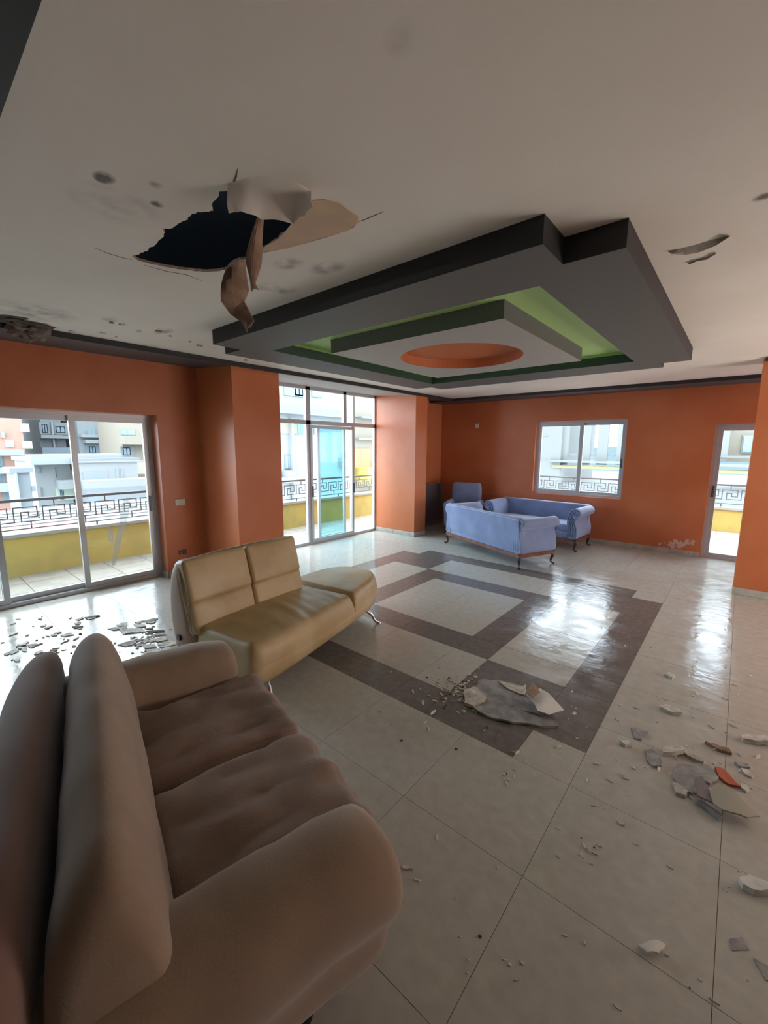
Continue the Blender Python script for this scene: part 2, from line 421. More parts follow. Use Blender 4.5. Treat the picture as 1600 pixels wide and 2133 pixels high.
# ---- baseboards (tile skirting, in lengths)
def skirt(name, segs):
    root = struct(name)
    for (a, bq) in segs: new('skirting_tile', bbox_(a, bq, 0.003, 1), BASEM, root)
hb = 0.085
skirt('baseboard_left', [((XW, DY1+0.005, 0), (XW+0.012, 2.80, hb)), ((XW, 2.788, 0), (XP, 2.80, hb)), ((XP, 2.79, 0), (XP+0.012, BY0, hb)),
      ((XG1+0.03, DY1-0.012, 0), (XW, DY1, hb)),
      ((XGB+0.03, BY1-0.012, 0), (-5.28, BY1, hb)), ((-5.278, BY1-0.012, 0), (XP+0.042, BY1, hb)), ((XP+0.03, BY1, 0), (XP+0.042, 6.918, hb)), ((-5.33, 6.918, 0), (-5.318, YB, hb))])
skirt('baseboard_back', [((x, YB-0.012, 0), (min(x+0.6, BX0-0.01)-0.003, YB, hb)) for x in [-5.3+0.6*k for k in range(9)] if x < BX0-0.02])
skirt('baseboard_right', [((x, 6.481, 0), (x+0.597, 6.493, hb)) for x in [0.082+0.6*k for k in range(5)]])

# ---- ceiling with the broken hole
hole = [(-2.601, 0.978), (-2.55, 0.990), (-2.502, 0.993), (-2.46, 1.003), (-2.415, 0.998), (-2.35, 1.002), (-2.252, 0.994), (-2.21, 0.978), (-2.183, 0.962), (-2.14, 0.98), (-2.109, 0.986), (-2.06, 0.982), (-2.005, 0.99),
        (-1.95, 0.988), (-1.908, 0.995), (-1.87, 1.02), (-1.847, 1.029), (-1.80, 1.005), (-1.762, 0.998), (-1.70, 0.985), (-1.60, 1.03), (-1.52, 1.10), (-1.52, 1.20), (-1.58, 1.28), (-1.659, 1.325), (-1.74, 1.35), (-1.822, 1.362), (-1.90, 1.372), (-1.991, 1.378), (-2.08, 1.388), (-2.182, 1.389),
        (-2.28, 1.394), (-2.366, 1.388), (-2.42, 1.37), (-2.47, 1.345), (-2.52, 1.30), (-2.557, 1.244), (-2.59, 1.18), (-2.618, 1.108), (-2.632, 1.05), (-2.628, 1.01)]
hole2 = []
for i, p in enumerate(hole):      # ragged board edge
    q = hole[(i+1) % len(hole)]
    for k in range(3):
        s = k/3; hole2.append((p[0]*(1-s)+q[0]*s+random.uniform(-.006, .006), p[1]*(1-s)+q[1]*s+random.uniform(-.006, .006)))
# the ceiling also stops at the green recess
bm = B()
RO = (-3.439, 2.439, -0.948, 5.115)
outer = [(-6.03, -0.55), (3.6, -0.55), (3.6, YB+0.3), (-6.03, YB+0.3)]
ringhole = [(RO[0]-.05, RO[1]-.05), (RO[2]+.05, RO[1]-.05), (RO[2]+.05, RO[3]+.05), (RO[0]-.05, RO[3]+.05)]
# split in two plates so each carries one hole
SPL = 1.70
holed(bm, [(-4.76, -0.55), (3.6, -0.55), (3.6, SPL), (-4.76, SPL)], hole2, CEIL, CEIL+0.014, 0, 1, 0, 0)
holed(bm, [(-4.76, SPL), (3.6, SPL), (3.6, YB+0.3), (-4.76, YB+0.3)], ringhole, CEIL, CEIL+0.014, 0, 0, 0, 0)
# ceiling material with its own damp stains
mc = WHITEC; t = mc.node_tree; b = t.nodes['Principled BSDF']; src = b.inputs['Base Color'].links[0].from_socket
ge = t.nodes.new('ShaderNodeNewGeometry'); sp = t.nodes.new('ShaderNodeSeparateXYZ'); t.links.new(ge.outputs['Position'], sp.inputs[0])
nn_ = t.nodes.new('ShaderNodeTexNoise'); nn_.inputs['Scale'].default_value = 9; nn_.inputs['Detail'].default_value = 7; t.links.new(ge.outputs['Position'], nn_.inputs['Vector'])
def spot(px, r, elong=1.0):
    P = onz(px[0], px[1], CEIL)
    dx = mth('DIVIDE', mth('SUBTRACT', sp.outputs[0], P.x), r); dy = mth('DIVIDE', mth('SUBTRACT', sp.outputs[1], P.y), r*elong)
    return mth('SUBTRACT', 1.0, mth('ADD', mth('MULTIPLY', dx, dx), mth('MULTIPLY', dy, dy)), True)
acc = None
for px, r, e, k in (((217, 370), 0.05, .8, 2.5), ((325, 385), .03, 1, 1.6), ((327, 425), .03, 1, 1.8), ((600, 550), .12, .6, .9), ((680, 560), .14, .6, .9), ((600, 605), .10, .5, .8),
                    ((240, 430), .18, 1, .4), ((560, 600), .10, 1, .6), ((850, 75), .08, .7, .25), ((1590, 410), .04, 1, 1.5), ((70, 650), .30, 1, .6), ((340, 690), .15, .5, .8), ((230, 665), .10, .7, .7)):
    s = mth('MULTIPLY', spot(px, r, e), k); acc = s if acc is None else mth('ADD', acc, s)
fac = mth('MULTIPLY', acc, mth('MULTIPLY', mth('SUBTRACT', nn_.outputs['Fac'], 0.36), 3.2, True), True)
mx = t.nodes.new('ShaderNodeMixRGB'); mx.inputs[2].default_value = (0.20, 0.18, 0.165, 1); t.links.new(fac, mx.inputs[0]); t.links.new(src, mx.inputs[1]); t.links.new(mx.outputs[0], b.inputs['Base Color'])
struct('ceiling', bm, [WHITEC, PLBR], recalc=False)
struct('trim_1', bx((-6.03, -0.8, 3.05), (3.8, YB+0.35, 3.2)), SLABC)   # concrete slab above the false ceiling

# ---- stepped cornice box around the room
bm = B()
def wedge(bm, xf, xb, y0, y1, z0f, z0b, z1, mi0=1):
    v = [bm.verts.new(p) for p in ((xf,y0,z0f),(xf,y1,z0f),(xb,y1,z0b),(xb,y0,z0b),(xf,y0,z1),(xf,y1,z1),(xb,y1,z1),(xb,y0,z1))]
    for f, mi in (((0,1,2,3),mi0),((7,6,5,4),0),((0,4,5,1),0),((1,5,6,2),0),((2,6,7,3),0),((3,7,4,0),0)):
        fc = bm.faces.new([v[i] for i in f]); fc.material_index = mi
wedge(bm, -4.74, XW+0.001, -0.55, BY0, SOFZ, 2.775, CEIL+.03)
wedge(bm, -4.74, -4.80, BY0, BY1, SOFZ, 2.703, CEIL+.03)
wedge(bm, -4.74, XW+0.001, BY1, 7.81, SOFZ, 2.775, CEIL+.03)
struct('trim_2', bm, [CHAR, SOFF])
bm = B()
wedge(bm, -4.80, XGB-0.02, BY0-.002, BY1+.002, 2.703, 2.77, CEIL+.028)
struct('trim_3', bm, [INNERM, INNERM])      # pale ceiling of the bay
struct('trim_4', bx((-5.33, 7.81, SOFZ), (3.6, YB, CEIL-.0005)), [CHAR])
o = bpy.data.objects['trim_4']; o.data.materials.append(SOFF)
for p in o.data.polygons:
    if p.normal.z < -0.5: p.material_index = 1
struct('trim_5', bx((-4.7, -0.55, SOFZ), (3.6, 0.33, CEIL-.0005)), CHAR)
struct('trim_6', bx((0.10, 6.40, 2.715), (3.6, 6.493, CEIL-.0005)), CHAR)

# ================================================================== HUNG CEILING FEATURE
cf = thing('ceiling_feature', 'dark grey stepped cross-shaped ceiling panel with lime green recess and orange circle', 'ceiling panel', (-2.2, 3.805, CEIL))
def loc(pts): return [(p[0]+2.2, p[1]-3.805) for p in pts]
cross = [(-3.64, 1.967), (-0.76, 1.967), (-0.76, 2.236), (-0.487, 2.236), (-0.487, 5.387), (-0.76, 5.387), (-0.76, 5.66), (-3.64, 5.66), (-3.64, 5.387), (-3.913, 5.387), (-3.913, 2.236), (-3.64, 2.236)]
opening = [(RO[0], RO[1]), (RO[2], RO[1]), (RO[2], RO[3]), (RO[0], RO[3])]
wide_ = [(RO[0]-.02, RO[1]-.02), (RO[2]+.02, RO[1]-.02), (RO[2]+.02, RO[3]+.02), (RO[0]-.02, RO[3]+.02)]
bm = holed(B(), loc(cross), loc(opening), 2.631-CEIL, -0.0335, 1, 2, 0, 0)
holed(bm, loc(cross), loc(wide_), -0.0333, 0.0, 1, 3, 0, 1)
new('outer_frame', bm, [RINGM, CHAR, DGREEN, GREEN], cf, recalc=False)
wide = [(RO[0]-.045, RO[1]-.045), (RO[2]+.045, RO[1]-.045), (RO[2]+.045, RO[3]+.045), (RO[0]-.045, RO[3]+.045)]
bm = B()
prism(bm, loc(wide), -0.002, 0.013)
# upstand of the light cove
for i in range(4):
    a, c = loc(wide)[i], loc(wide)[(i+1) % 4]
    d = Vector((c[0]-a[0], c[1]-a[1], 0)).normalized(); nrm = Vector((d.y, -d.x, 0))*0.004
    v = [bm.verts.new(p) for p in ((a[0], a[1], 0.0), (c[0], c[1], 0.0), (c[0], c[1], 0.010), (a[0], a[1], 0.010))]; bm.faces.new(v)
new('green_recess', bm, GREEN, cf)
ib = (-3.083, 2.852, -1.345, 4.69); CX, CY, CR = -2.215, 3.775, 0.59
circ = [(CX+CR*math.cos(2*PI*k/64), CY+CR*math.sin(2*PI*k/64)) for k in range(64)]
sq = [(ib[0], ib[1]), (ib[2], ib[1]), (ib[2], ib[3]), (ib[0], ib[3])]
bm = holed(B(), loc(sq), loc(circ), 2.625-CEIL, -0.0025, 1, 2, 0, 1)
new('inner_panel', bm, [INNERM, INSIDE, ORANGE], cf, recalc=False)
bm = prism(B(), loc([(CX+(CR+.01)*math.cos(2*PI*k/64), CY+(CR+.01)*math.sin(2*PI*k/64)) for k in range(64)]), -0.035, -0.02)
new('orange_disc', bm, ORANGE, cf)

# ================================================================== WINDOWS AND DOORS
def frame_x(root, x, y0, y1, z0, z1, t=0.05, d=0.05, name='sash_frame', material=None):
    bm = B(); box(bm, (x-d/2, y0, z0), (x+d/2, y1, z0+t)); box(bm, (x-d/2, y0, z1-t), (x+d/2, y1, z1))
    box(bm, (x-d/2, y0, z0+t), (x+d/2, y0+t, z1-t)); box(bm, (x-d/2, y1-t, z0+t), (x+d/2, y1, z1-t))
    return new(name, bm, material or ALU, root)
def frame_y(root, y, x0, x1, z0, z1, t=0.05, d=0.05, name='sash_frame', material=None):
    bm = B(); box(bm, (x0, y-d/2, z0), (x1, y+d/2, z0+t)); box(bm, (x0, y-d/2, z1-t), (x1, y+d/2, z1))
    box(bm, (x0, y-d/2, z0+t), (x0+t, y+d/2, z1-t)); box(bm, (x1-t, y-d/2, z0+t), (x1, y+d/2, z1-t))
    return new(name, bm, material or ALU, root)
def pane_x(fr, x, y0, y1, z0, z1, m_=None):
    bm = B(); v = [bm.verts.new(p) for p in ((x, y0, z0), (x, y1, z0), (x, y1, z1), (x, y0, z1))]; bm.faces.new(v); return new('glass_pane', bm, m_ or GLASS, fr)
def pane_y(fr, y, x0, x1, z0, z1, m_=None):
    bm = B(); v = [bm.verts.new(p) for p in ((x0, y, z0), (x1, y, z0), (x1, y, z1), (x0, y, z1))]; bm.faces.new(v); return new('glass_pane', bm, m_ or GLASS, fr)
# left sliding door: glass meets the photo at y .69 .. 1.39 | 1.43 .. 2.15
d1 = struct('door_1')
frame_x(d1, XG1, DY0, DY1, 0, DZ, 0.045, 0.12, 'door_frame')
for (a, c, xo) in ((DY0+.045, 0.70, .025), (0.64, 1.455, -.025), (1.385, DY1-.045, .025)):
    s = frame_x(d1, XG1+xo, a, c, 0.045, DZ-.045, 0.055, 0.04)
    pane_x(s, XG1+xo, a+.05, c-.05, 0.10, DZ-.1)
new('door_handle', bbox_((XG1+.045, DY1-.088, 0.90), (XG1+.062, DY1-.062, 1.10), .004), ALUD, d1)
# pale streaks of peeling film on the right-hand pane
bm = B()
PA = lambda U, V: onx(U, V, XG1+.03)
for poly in ([(262, 1035), (272, 1040), (266, 1085), (255, 1115), (247, 1150), (240, 1178), (232, 1178), (236, 1150), (240, 1120), (250, 1085), (248, 1060)],
             [(228, 1100), (238, 1105), (237, 1130), (231, 1140)], [(222, 1090), (228, 1092), (232, 1125), (226, 1128)]):
    sm = chaikin([tuple(p) for p in poly], 1)
    pts3 = [PA(*p) for p in sm]
    tri = tessellate_polygon([[Vector((p.y, p.z, 0)) for p in pts3]]); vs = [bm.verts.new(p) for p in pts3]
    for tt in tri: bm.faces.new([vs[i] for i in tt])
mf = bpy.data.materials.new('peeling_film'); mf.use_nodes = True; t = mf.node_tree; b = t.nodes['Principled BSDF']; b.inputs['Base Color'].default_value = (0.70, 0.88, 0.88, 1); b.inputs['Alpha'].default_value = 0.6
b.inputs['Roughness'].default_value = 0.4
new('peeling_film', bm, mf, d1)

# bay glazing
w1 = struct('window_1')
BX = XGB
fr = B(); tt = 0.045
ZT = 2.762
def bar(bm, y0, y1, z0, z1, d=0.06): box(bm, (BX-d/2, y0, z0), (BX+d/2, y1, z1))
bar(fr, BY0, BY1, 0, .05); bar(fr, BY0, BY1, ZT-.05, ZT+.03); bar(fr, BY1-.035, BY1, .05, ZT); bar(fr, BY0, BY0+.04, .05, ZT)
bar(fr, BY0, BY1, 2.13, 2.20); bar(fr, 4.735, 4.83, .05, ZT); bar(fr, 5.63, 5.71, 2.2, ZT); bar(fr, 5.84, 5.90, .05, 2.13)
wf = new('window_frame', fr, ALU, w1)
for (a, c, z0, z1) in ((BY0+.04, 4.735, 2.2, ZT-.05), (4.83, 5.63, 2.2, ZT-.05), (5.71, BY1-.035, 2.2, ZT-.05), (BY0+.04, 4.735, .05, 2.13), (5.90, BY1-.035, .05, 2.13)):
    pane_x(w1, BX, a, c, z0, z1)
s = frame_x(w1, BX+.035, 4.80, 5.88, .05, 2.12, .05, .035, 'sliding_sash'); 
pane_x(s, BX+.035, 4.85, 5.83, .1, 2.07)
s = frame_x(w1, BX-.035, 5.02, 5.72, .05, 2.12, .055, .035, 'sliding_sash'); pane_x(s, BX-.035, 5.07, 5.67, .1, 2.07, TEAL)
new('sash_handle', bbox_((BX+.05, 4.81, 0.86), (BX+.075, 4.84, 1.06), .004), ALUD, w1)
new('sash_handle', bbox_((BX+.05, 5.86, 0.86), (BX+.075, 5.885, 1.06), .004), ALUD, w1)

# back window
w2 = struct('window_2'); YG = YB+0.12
frame_y(w2, YG, WX0, WX1, WZ0, WZ1, .04, .10, 'window_frame')
s = frame_y(w2, YG-.02, WX0+.03, -2.28, WZ0+.03, WZ1-.03, .065, .03); pane_y(s, YG-.02, WX0+.09, -2.34, WZ0+.09, WZ1-.09)
s = frame_y(w2, YG+.02, -2.36, WX1-.03, WZ0+.03, WZ1-.03, .06, .03); pane_y(s, YG+.02, -2.31, WX1-.09, WZ0+.09, WZ1-.09)
new('sash_handle', bbox_((WX1-.075, YG-.05, 1.40), (WX1-.05, YG-.03, 1.56), .004), ALUD, w2)
# back door
d2 = struct('door_2'); YD = YB+0.14
frame_y(d2, YD, BX0, BX1, 0, BZ, .045, .10, 'door_frame')
s = frame_y(d2, YD, BX0+.03, BX1-.03, .01, BZ-.03, .07, .04); pane_y(s, YD, BX0+.09, BX1-.09, .08, BZ-.09)
new('door_handle', bbox_((BX0+.05, YD-.06, 0.98), (BX0+.075, YD-.02, 1.16), .004), ALUD, d2)

# ================================================================== SWITCHES
def plate(name, label, P, w_, h_, axis, m_=SWW, cat='switch', inner=None):
    if axis == 'x':
        o = thing(name, label, cat, (P.x, P.y, P.z)); new('face_plate', bbox_((0, -w_/2, -h_/2), (.010, w_/2, h_/2), .003), m_, o)
        for k in (-1, 1): new('rocker', bbox_((.010, k*w_*.2-w_*.13, -h_*.28), (.014, k*w_*.2+w_*.13, h_*.28), .0015, 1), inner or m_, o)
    else:
        o = thing(name, label, cat, (P.x, P.y, P.z)); new('face_plate', bbox_((-w_/2, -.010, -h_/2), (w_/2, 0, h_/2), .003), m_, o)
        new('rocker', bbox_((-w_*.3, -.014, -h_*.28), (w_*.3, -.010, h_*.28), .0015, 1), inner or m_, o)
    return o
P = onx(375, 1046, XW); plate('light_switch', 'white double light switch on orange wall beside the sliding door', P, .13, .085, 'x')
P = onx(380, 1150, XW); plate('wall_socket', 'dark wall socket low on orange wall behind cream sofa', P, .10, .055, 'x', BLACKP, 'socket', ALUD)
P = ony(994, 887, YB); plate('wall_box', 'small white plate high on back wall left of the window', P, .085, .085, 'y', SWW, 'wall plate')

# ================================================================== BEIGE LOVESEAT (foreground)
ang = math.atan2(-.215, .976)
bs = thing('loveseat', 'beige suede two-seat sofa with thick rounded arms in the near left corner', 'sofa', (0, 0, 0), ang)
# local: x = s+1.63 along the width, y = t, z up
bs.location = (.976*-1.63, .215*1.63, 0)
AR = .155; XF, XN = -2.385+1.63, -.925+1.63
def arm(cx, name='armrest'):
    sgn = 1 if cx > 0 else -1
    prof = [(-.15, .19), (-.15, .40), (-.165, .50), (-.14, .59), (-.06, .645), (.06, .645), (.135, .60), (.162, .51), (.14, .42), (.10, .36), (.095, .19)]
    prof = [(sgn*a, z) for a, z in prof]
    bm = loft(B(), [(a, z) for a, z in prof], -.24, .69, .055, 14, lambda x, a, z: (cx+a, x-(.05*max(0, .42-z)/.25 if x > .5 else 0), z - (0.03*max(0, (x-.5))/.2)), 2, wr=.006, ws=7, seed=cx)
    new(name, bm, SUEDE, bs, smooth=60)
arm(XN); arm(XF)
bm = soft(B(), (1.30, .80, .14), .03, 4, M=T(-.02, .25, .25)); new('base', bm, SUEDE2, bs, smooth=60)
bm = soft(B(), (1.50, .72, .13), .03, 4, M=T(-.03, .20, .145)); new('plinth', bm, SUEDE2, bs, smooth=60)
SP = -1.647+1.63
for x0, x1, sd in ((XF+.13, SP-.004, 1), (SP+.004, XN-.13, 5)):
    bm = soft(B(), (x1-x0, .66, .17), .055, 12, puff=(.006, .012, .022), wr=.026, wscale=6.5, seed=sd, wdir=(1.6, .7), M=T((x0+x1)/2, .45, .375))
    new('seat_cushion', bm, SUEDE3, bs, smooth=60)
# back cushion: tall wedge, leaning
def endcurve(x, a, z):
    far = max(0, 1-(x+.82)/.24); near = max(0, 1-(.77-x)/.16)
    return (x, a+.02-.06*(x+.82)/1.6, z-(.10*far**2+.05*near**2)*max(0, (z-.40)/.5))
prof = [(.175, .36), (.165, .52), (.13, .70), (.095, .83), (.05, .895), (-.01, .885), (-.06, .82), (-.09, .70), (-.09, .36)]
bm = loft(B(), prof, -2.45+1.63, -.86+1.63, .05, 22, endcurve, 2, wr=.007, ws=5, seed=3)
new('back_cushion', bm, SUEDE, bs, smooth=60)
prof = [(-.105, .14), (-.105, .72), (-.11, .82), (-.15, .86), (-.21, .83), (-.28, .73), (-.33, .60), (-.34, .14)]
bm = loft(B(), prof, -2.50+1.63, -.85+1.63, .06, 22, endcurve, 2, wr=.006, ws=5, seed=8)
new('back_shell', bm, SUEDE2, bs, smooth=60)
for (lx, ly) in ((.66, .42), (.66, -.15), (-.72, .42), (-.72, -.15)):
    bm = tube(B(), [(lx, ly, .10), (lx+.012, ly+.012, .06), (lx+.004, ly+.02, .02), (lx, ly+.02, 0)], [.032, .03, .024, .022], 12)
    new('leg', bm, BLACKP, bs, smooth=60)

# ================================================================== CREAM SOFA
ca = R(6.0)
cs = thing('chaise_sofa', 'cream leather sofa with split headrest back and rounded open end', 'sofa', (0, 0, 0), 0)
# local axes: x = along its length (p), y = towards its front (q)
ax_p = Vector((-.105, .9945, 0)); ax_q = Vector((.9945, .105, 0))
ORG = ax_p*2.45 + ax_q*(-2.66)
cs.location = (ORG.x, ORG.y, 0); cs.rotation_euler = (0, 0, math.atan2(ax_p.y, ax_p.x))
# rotated frame: local +x = p, local +y = -q  (so front is local -y)
def CP(p, q, z): return (p-2.45, -(q+2.66), z)
# seat body: outline rounded at the far end, underside rising to the front
def outline(inset=0.0, grow=0.0):
    pts = [(1.63, -3.10), (1.62, -2.20), (1.66, -2.13), (1.80, -2.12), (2.30, -2.14), (2.75, -2.20), (3.15, -2.27), (3.44, -2.40), (3.56, -2.60), (3.56, -2.85), (3.44, -3.02), (3.15, -3.10)]
    pts = chaikin(pts, 2); c = (2.45, -2.62)
    out = []
    for p in pts:
        d = Vector((p[0]-c[0], p[1]-c[1])); L = d.length; out.append((p[0]-d.x/L*inset, p[1]-d.y/L*inset))
    return out
def layered(levels, zfun=None):
    bm = B(); rings = []
    for (inset, z) in levels:
        rings.append([bm.verts.new(CP(p[0], p[1], z + (zfun(p[0], p[1], z) if zfun else 0))) for p in outline(inset)])
    n = len(rings[0])
    for i in range(len(rings)-1):
        for j in range(n): bm.faces.new((rings[i][j], rings[i][(j+1) % n], rings[i+1][(j+1) % n], rings[i+1][j]))
    for rg, rev in ((rings[0], True), (rings[-1], False)):
        inner = [rg]
        # fill with shrinking rings for a soft top
        cen = bm.verts.new(sum((v.co for v in rg), Vector())/n)
        for j in range(n): bm.faces.new((rg[j], rg[(j+1) % n], cen))
    return bm
zf = lambda p, q, z: (.03*max(0, (p-1.6)/1.7) if z < .2 else 0) - (.05*max(0, min(1, (-2.5-q)/.5)) if z < .2 else 0)
new('seat_base', layered([(.12, .13), (.05, .15), (.015, .20), (.0, .27), (.015, .30)], zf), CREAM, cs, smooth=60)
def seatpad(name, p0, p1, seed, mat_):
    # soft pad clipped between p0 and p1 of the outline
    bm = B(); NP, NQ = 60, 26
    ol = outline(0.0)
    def qrange(p):
        qs = []
        n = len(ol)
        for i in range(n):
            a, c = ol[i], ol[(i+1) % n]
            if (a[0]-p)*(c[0]-p) <= 0 and abs(a[0]-c[0]) > 1e-7:
                s = (p-a[0])/(c[0]-a[0]); qs.append(a[1]+(c[1]-a[1])*s)
        return (min(qs), max(qs)) if len(qs) > 1 else None
    rows = []
    for i in range(NP+1):
        s = i/NP; s = .5-.5*math.cos(PI*s); p = p0+(p1-p0)*s; p_ = min(max(p, ol_min), ol_max)
        r_ = qrange(p_)
        q0, q1 = r_
        ep = min(1, min(p-p0, p1-p)/.05); ep = math.sqrt(max(0, 1-(1-ep)**2))
        row = []
        for j in range(NQ+1):
            u = .5-.5*math.cos(PI*j/NQ); q = q0+(q1-q0)*u
            eq = min(1, (min(q-q0, q1-q)/.07)); eq = math.sqrt(max(0, 1-(1-eq)**2))
            h = .30 + .135*min(ep, 1)*eq + (.018*math.sin(PI*u)*math.sin(PI*s))
            wv = (noise.fractal(Vector((p*15.0+q*5+seed, q*2.2, 0)), 1.0, 2.0, 2)*.011*math.exp(-((p-2.35)/.4)**2) + noise.fractal(Vector((p*3+seed, q*4, 0)), 1.0, 2.0, 2)*.006)*ep*eq
            h += wv + .015*ep*eq*max(0, (q+2.7)/.5)
            row.append(bm.verts.new(CP(p, q, h)))
        rows.append(row)
    for i in range(NP):
        for j in range(NQ): bm.faces.new((rows[i][j], rows[i+1][j], rows[i+1][j+1], rows[i][j+1]))
    # close the underside
    edge = [rows[0][j] for j in range(NQ+1)]+[rows[i][NQ] for i in range(1, NP+1)]+[rows[NP][j] for j in range(NQ-1, -1, -1)]+[rows[i][0] for i in range(NP-1, 0, -1)]
    low = [bm.verts.new((v.co.x, v.co.y, .285)) for v in edge]
    n = len(edge)
    for i in range(n): bm.faces.new((edge[i], edge[(i+1) % n], low[(i+1) % n], low[i]))
    return new(name, bm, mat_, cs, smooth=60)
ol_ = outline(0.0); ol_min = min(p[0] for p in ol_)+.006; ol_max = max(p[0] for p in ol_)-.006
seatpad('seat_cushion', ol_min, 2.80, 2.0, CREAM); seatpad('end_cushion', 2.806, ol_max, 9.0, CREAM)
# reclined back shell and its four pads
def backmap(x, a, z): # x along p; a outwards to the rear; lean
    return CP(x, -2.78-a-.24*max(0, (z-.36))/.5, z)
prof = [(.03, .30), (.03, .88), (.06, .915), (.12, .90), (.19, .80), (.25, .62), (.29, .40), (.27, .16), (.20, .14), (.05, .14)]
bm = loft(B(), prof, 1.60, 2.74, .05, 14, lambda x, a, z: CP(x, -2.78-a-.10*max(0, (z-.30))/.6, z), 2); new('back_shell', bm, CREAM2, cs, smooth=60)
for (x0, x1) in ((1.615, 2.165), (2.173, 2.72)):
    for (z0, z1, nm) in ((.37, .60, 'lower_back_pad'), (.595, .905, 'headrest_pad')):
        M = T(*CP((x0+x1)/2, -2.80-.12*((z0+z1)/2-.3)/.6, (z0+z1)/2)) @ Matrix.Rotation(R(-13 if nm == 'lower_back_pad' else -15), 4, 'X')
        bm = soft(B(), (x1-x0, .13, z1-z0+.02), .03, 8, puff=(.0, .012, .0), wr=.004, wscale=6, seed=x0*3+z0, M=M); new(nm, bm, CREAM, cs, smooth=60)
# pale piping round the back edge
pp = [CP(1.62, -2.80, .36), CP(1.60, -2.86, .60), CP(1.61, -2.93, .86), CP(1.66, -2.96, .905), CP(2.15, -2.965, .915), CP(2.68, -2.96, .905), CP(2.73, -2.93, .86), CP(2.735, -2.86, .60), CP(2.73, -2.80, .40)]
new('piping', tube(B(), chaikin(pp, 2, False), .006, 6), PIPEM, cs, smooth=60)
new('side_button', bbox_(tuple(map(sum, zip(CP(1.595, -2.95, .30), (-.012, -.02, 0)))), tuple(map(sum, zip(CP(1.605, -2.95, .34), (.0, .02, 0)))), .003), BLACKP, cs)
for (p, q, dp, dq) in ((3.10, -2.42, .12, .10), (1.85, -2.35, -.05, .16), (3.10, -2.95, .10, -.06), (1.75, -3.0, -.04, -.08)):
    pts = chaikin([CP(p, q, .17), CP(p+dp*.5, q+dq*.4, .15), CP(p+dp, q+dq*.9, .10), CP(p+dp*1.15, q+dq*1.1, .03), CP(p+dp*1.4, q+dq*1.35, .010)], 2, False)
    bm = tube(B(), pts, [.020-.006*i/len(pts) for i in range(len(pts))], 8)
    c = Vector(CP(p+dp*1.4, q+dq*1.35, 0)); bmesh.ops.create_cone(bm, cap_ends=True, segments=14, radius1=.028, radius2=.022, depth=.012, matrix=Matrix.Translation((c.x, c.y, .006)))
    new('leg', bm, CHROME, cs, smooth=50)

# ================================================================== BLUE SOFAS
def blue_sofa(name, label, L, D, loc_, rz, scroll_front=True):
    o = thing(name, label, 'sofa', loc_, rz, None)
    hx, hy = L/2, D/2
    # wooden rail
    bm = B()
    for a, c in (((-hx, -hy, .165), (hx, -hy+.03, .215)), ((-hx, hy-.03, .165), (hx, hy, .215)), ((-hx, -hy, .165), (-hx+.03, hy, .215)), ((hx-.03, -hy, .165), (hx, hy, .215))): box(bm, a, c)
    new('wooden_rail', bm, WOODR, o)
    new('seat_frame', soft(B(), (L-.04, D-.03, .12), .02, 3, M=T(0, 0, .265)), BLUE, o, smooth=60)
    bm = soft(B(), (L-.22, D-.14, .13), .05, 8, puff=(0, .01, .02), wr=.006, wscale=4, M=T(0, .05, .385)); new('seat_cushion', bm, BLUE, o, smooth=60)
    # back with slight rearward roll
    prof = [(-hy+.005, .21), (-hy-.005, .55), (-hy-.03, .66), (-hy-.03, .72), (-hy+.01, .755), (-hy+.07, .745), (-hy+.10, .68), (-hy+.12, .50), (-hy+.13, .21)]
    new('backrest', loft(B(), prof, -hx+.02, hx-.02, .02, 8, None, 2), BLUE, o, smooth=60)
    # arms: S-curve flaring outwards into a roll
    for sg in (-1, 1):
        prof = [(.0, .21), (.0, .40), (-.02, .50), (.0, .66), (.055, .735), (.13, .735), (.17, .67), (.155, .60), (.10, .575), (.09, .52), (.125, .42), (.135, .30), (.12, .21)]
        fn = lambda x, a, z: (sg*(hx-.15+a*1.22), x, z)
        ps = [(a, z) for a, z in prof]
        a_ = new('armrest', loft(B(), ps, -hy+.005, hy+.02, .012, 8, fn, 2), BLUE, o, smooth=60)
        # scroll piping on both faces
        for yy in (hy+.022, -hy+.003):
            sp_ = [(.0+.012, .24), (.012, .42), (-.005, .52), (.02, .65), (.065, .715), (.125, .715), (.15, .665), (.125, .625), (.085, .63), (.075, .665), (.10, .685)]
            sp2 = [(.115, .24), (.12, .33), (.11, .43), (.075, .52), (.08, .57)]
            bm = B()
            sp3 = [(.045, .26), (.045, .42), (.025, .52), (.045, .62), (.08, .675), (.12, .665)]
            sp4 = [(.08, .26), (.08, .40), (.05, .52), (.06, .60)]
            for q in (sp_, sp2, sp3, sp4): tube(bm, [(sg*(hx-.15+a*1.22), yy, z) for a, z in chaikin(q, 2, False)], .007, 6)
            new('scroll_piping', bm, BPIPE if yy < 0 else BLUED, a_, smooth=60)
    for sx in (-1, 1):
        for sy in (-1, 1):
            pts = chaikin([(sx*(hx-.035), sy*(hy-.035), .20), (sx*(hx-.01), sy*(hy-.01), .15), (sx*(hx-.03), sy*(hy-.03), .08), (sx*(hx-.035), sy*(hy-.03), .035), (sx*(hx+.01), sy*(hy+.005), .012)], 2, False)
            n = len(pts); rad = [.034-.020*min(1, i/(n*.6)) + (.008 if i > n*.85 else 0) for i in range(n)]
            bm = tube(B(), pts, rad, 8); 
            zmin = min(v.co.z for v in bm.verts)
            for v in bm.verts: v.co.z = max(v.co.z, 0.0)
            new('leg', bm, WOODD, o, smooth=60)
    new('edge_piping', tube(B(), [(-hx+.03, -hy-.028, .72), (0, -hy-.034, .735), (hx-.03, -hy-.028, .72)], .007, 6), BPIPE, o, smooth=60)
    return o
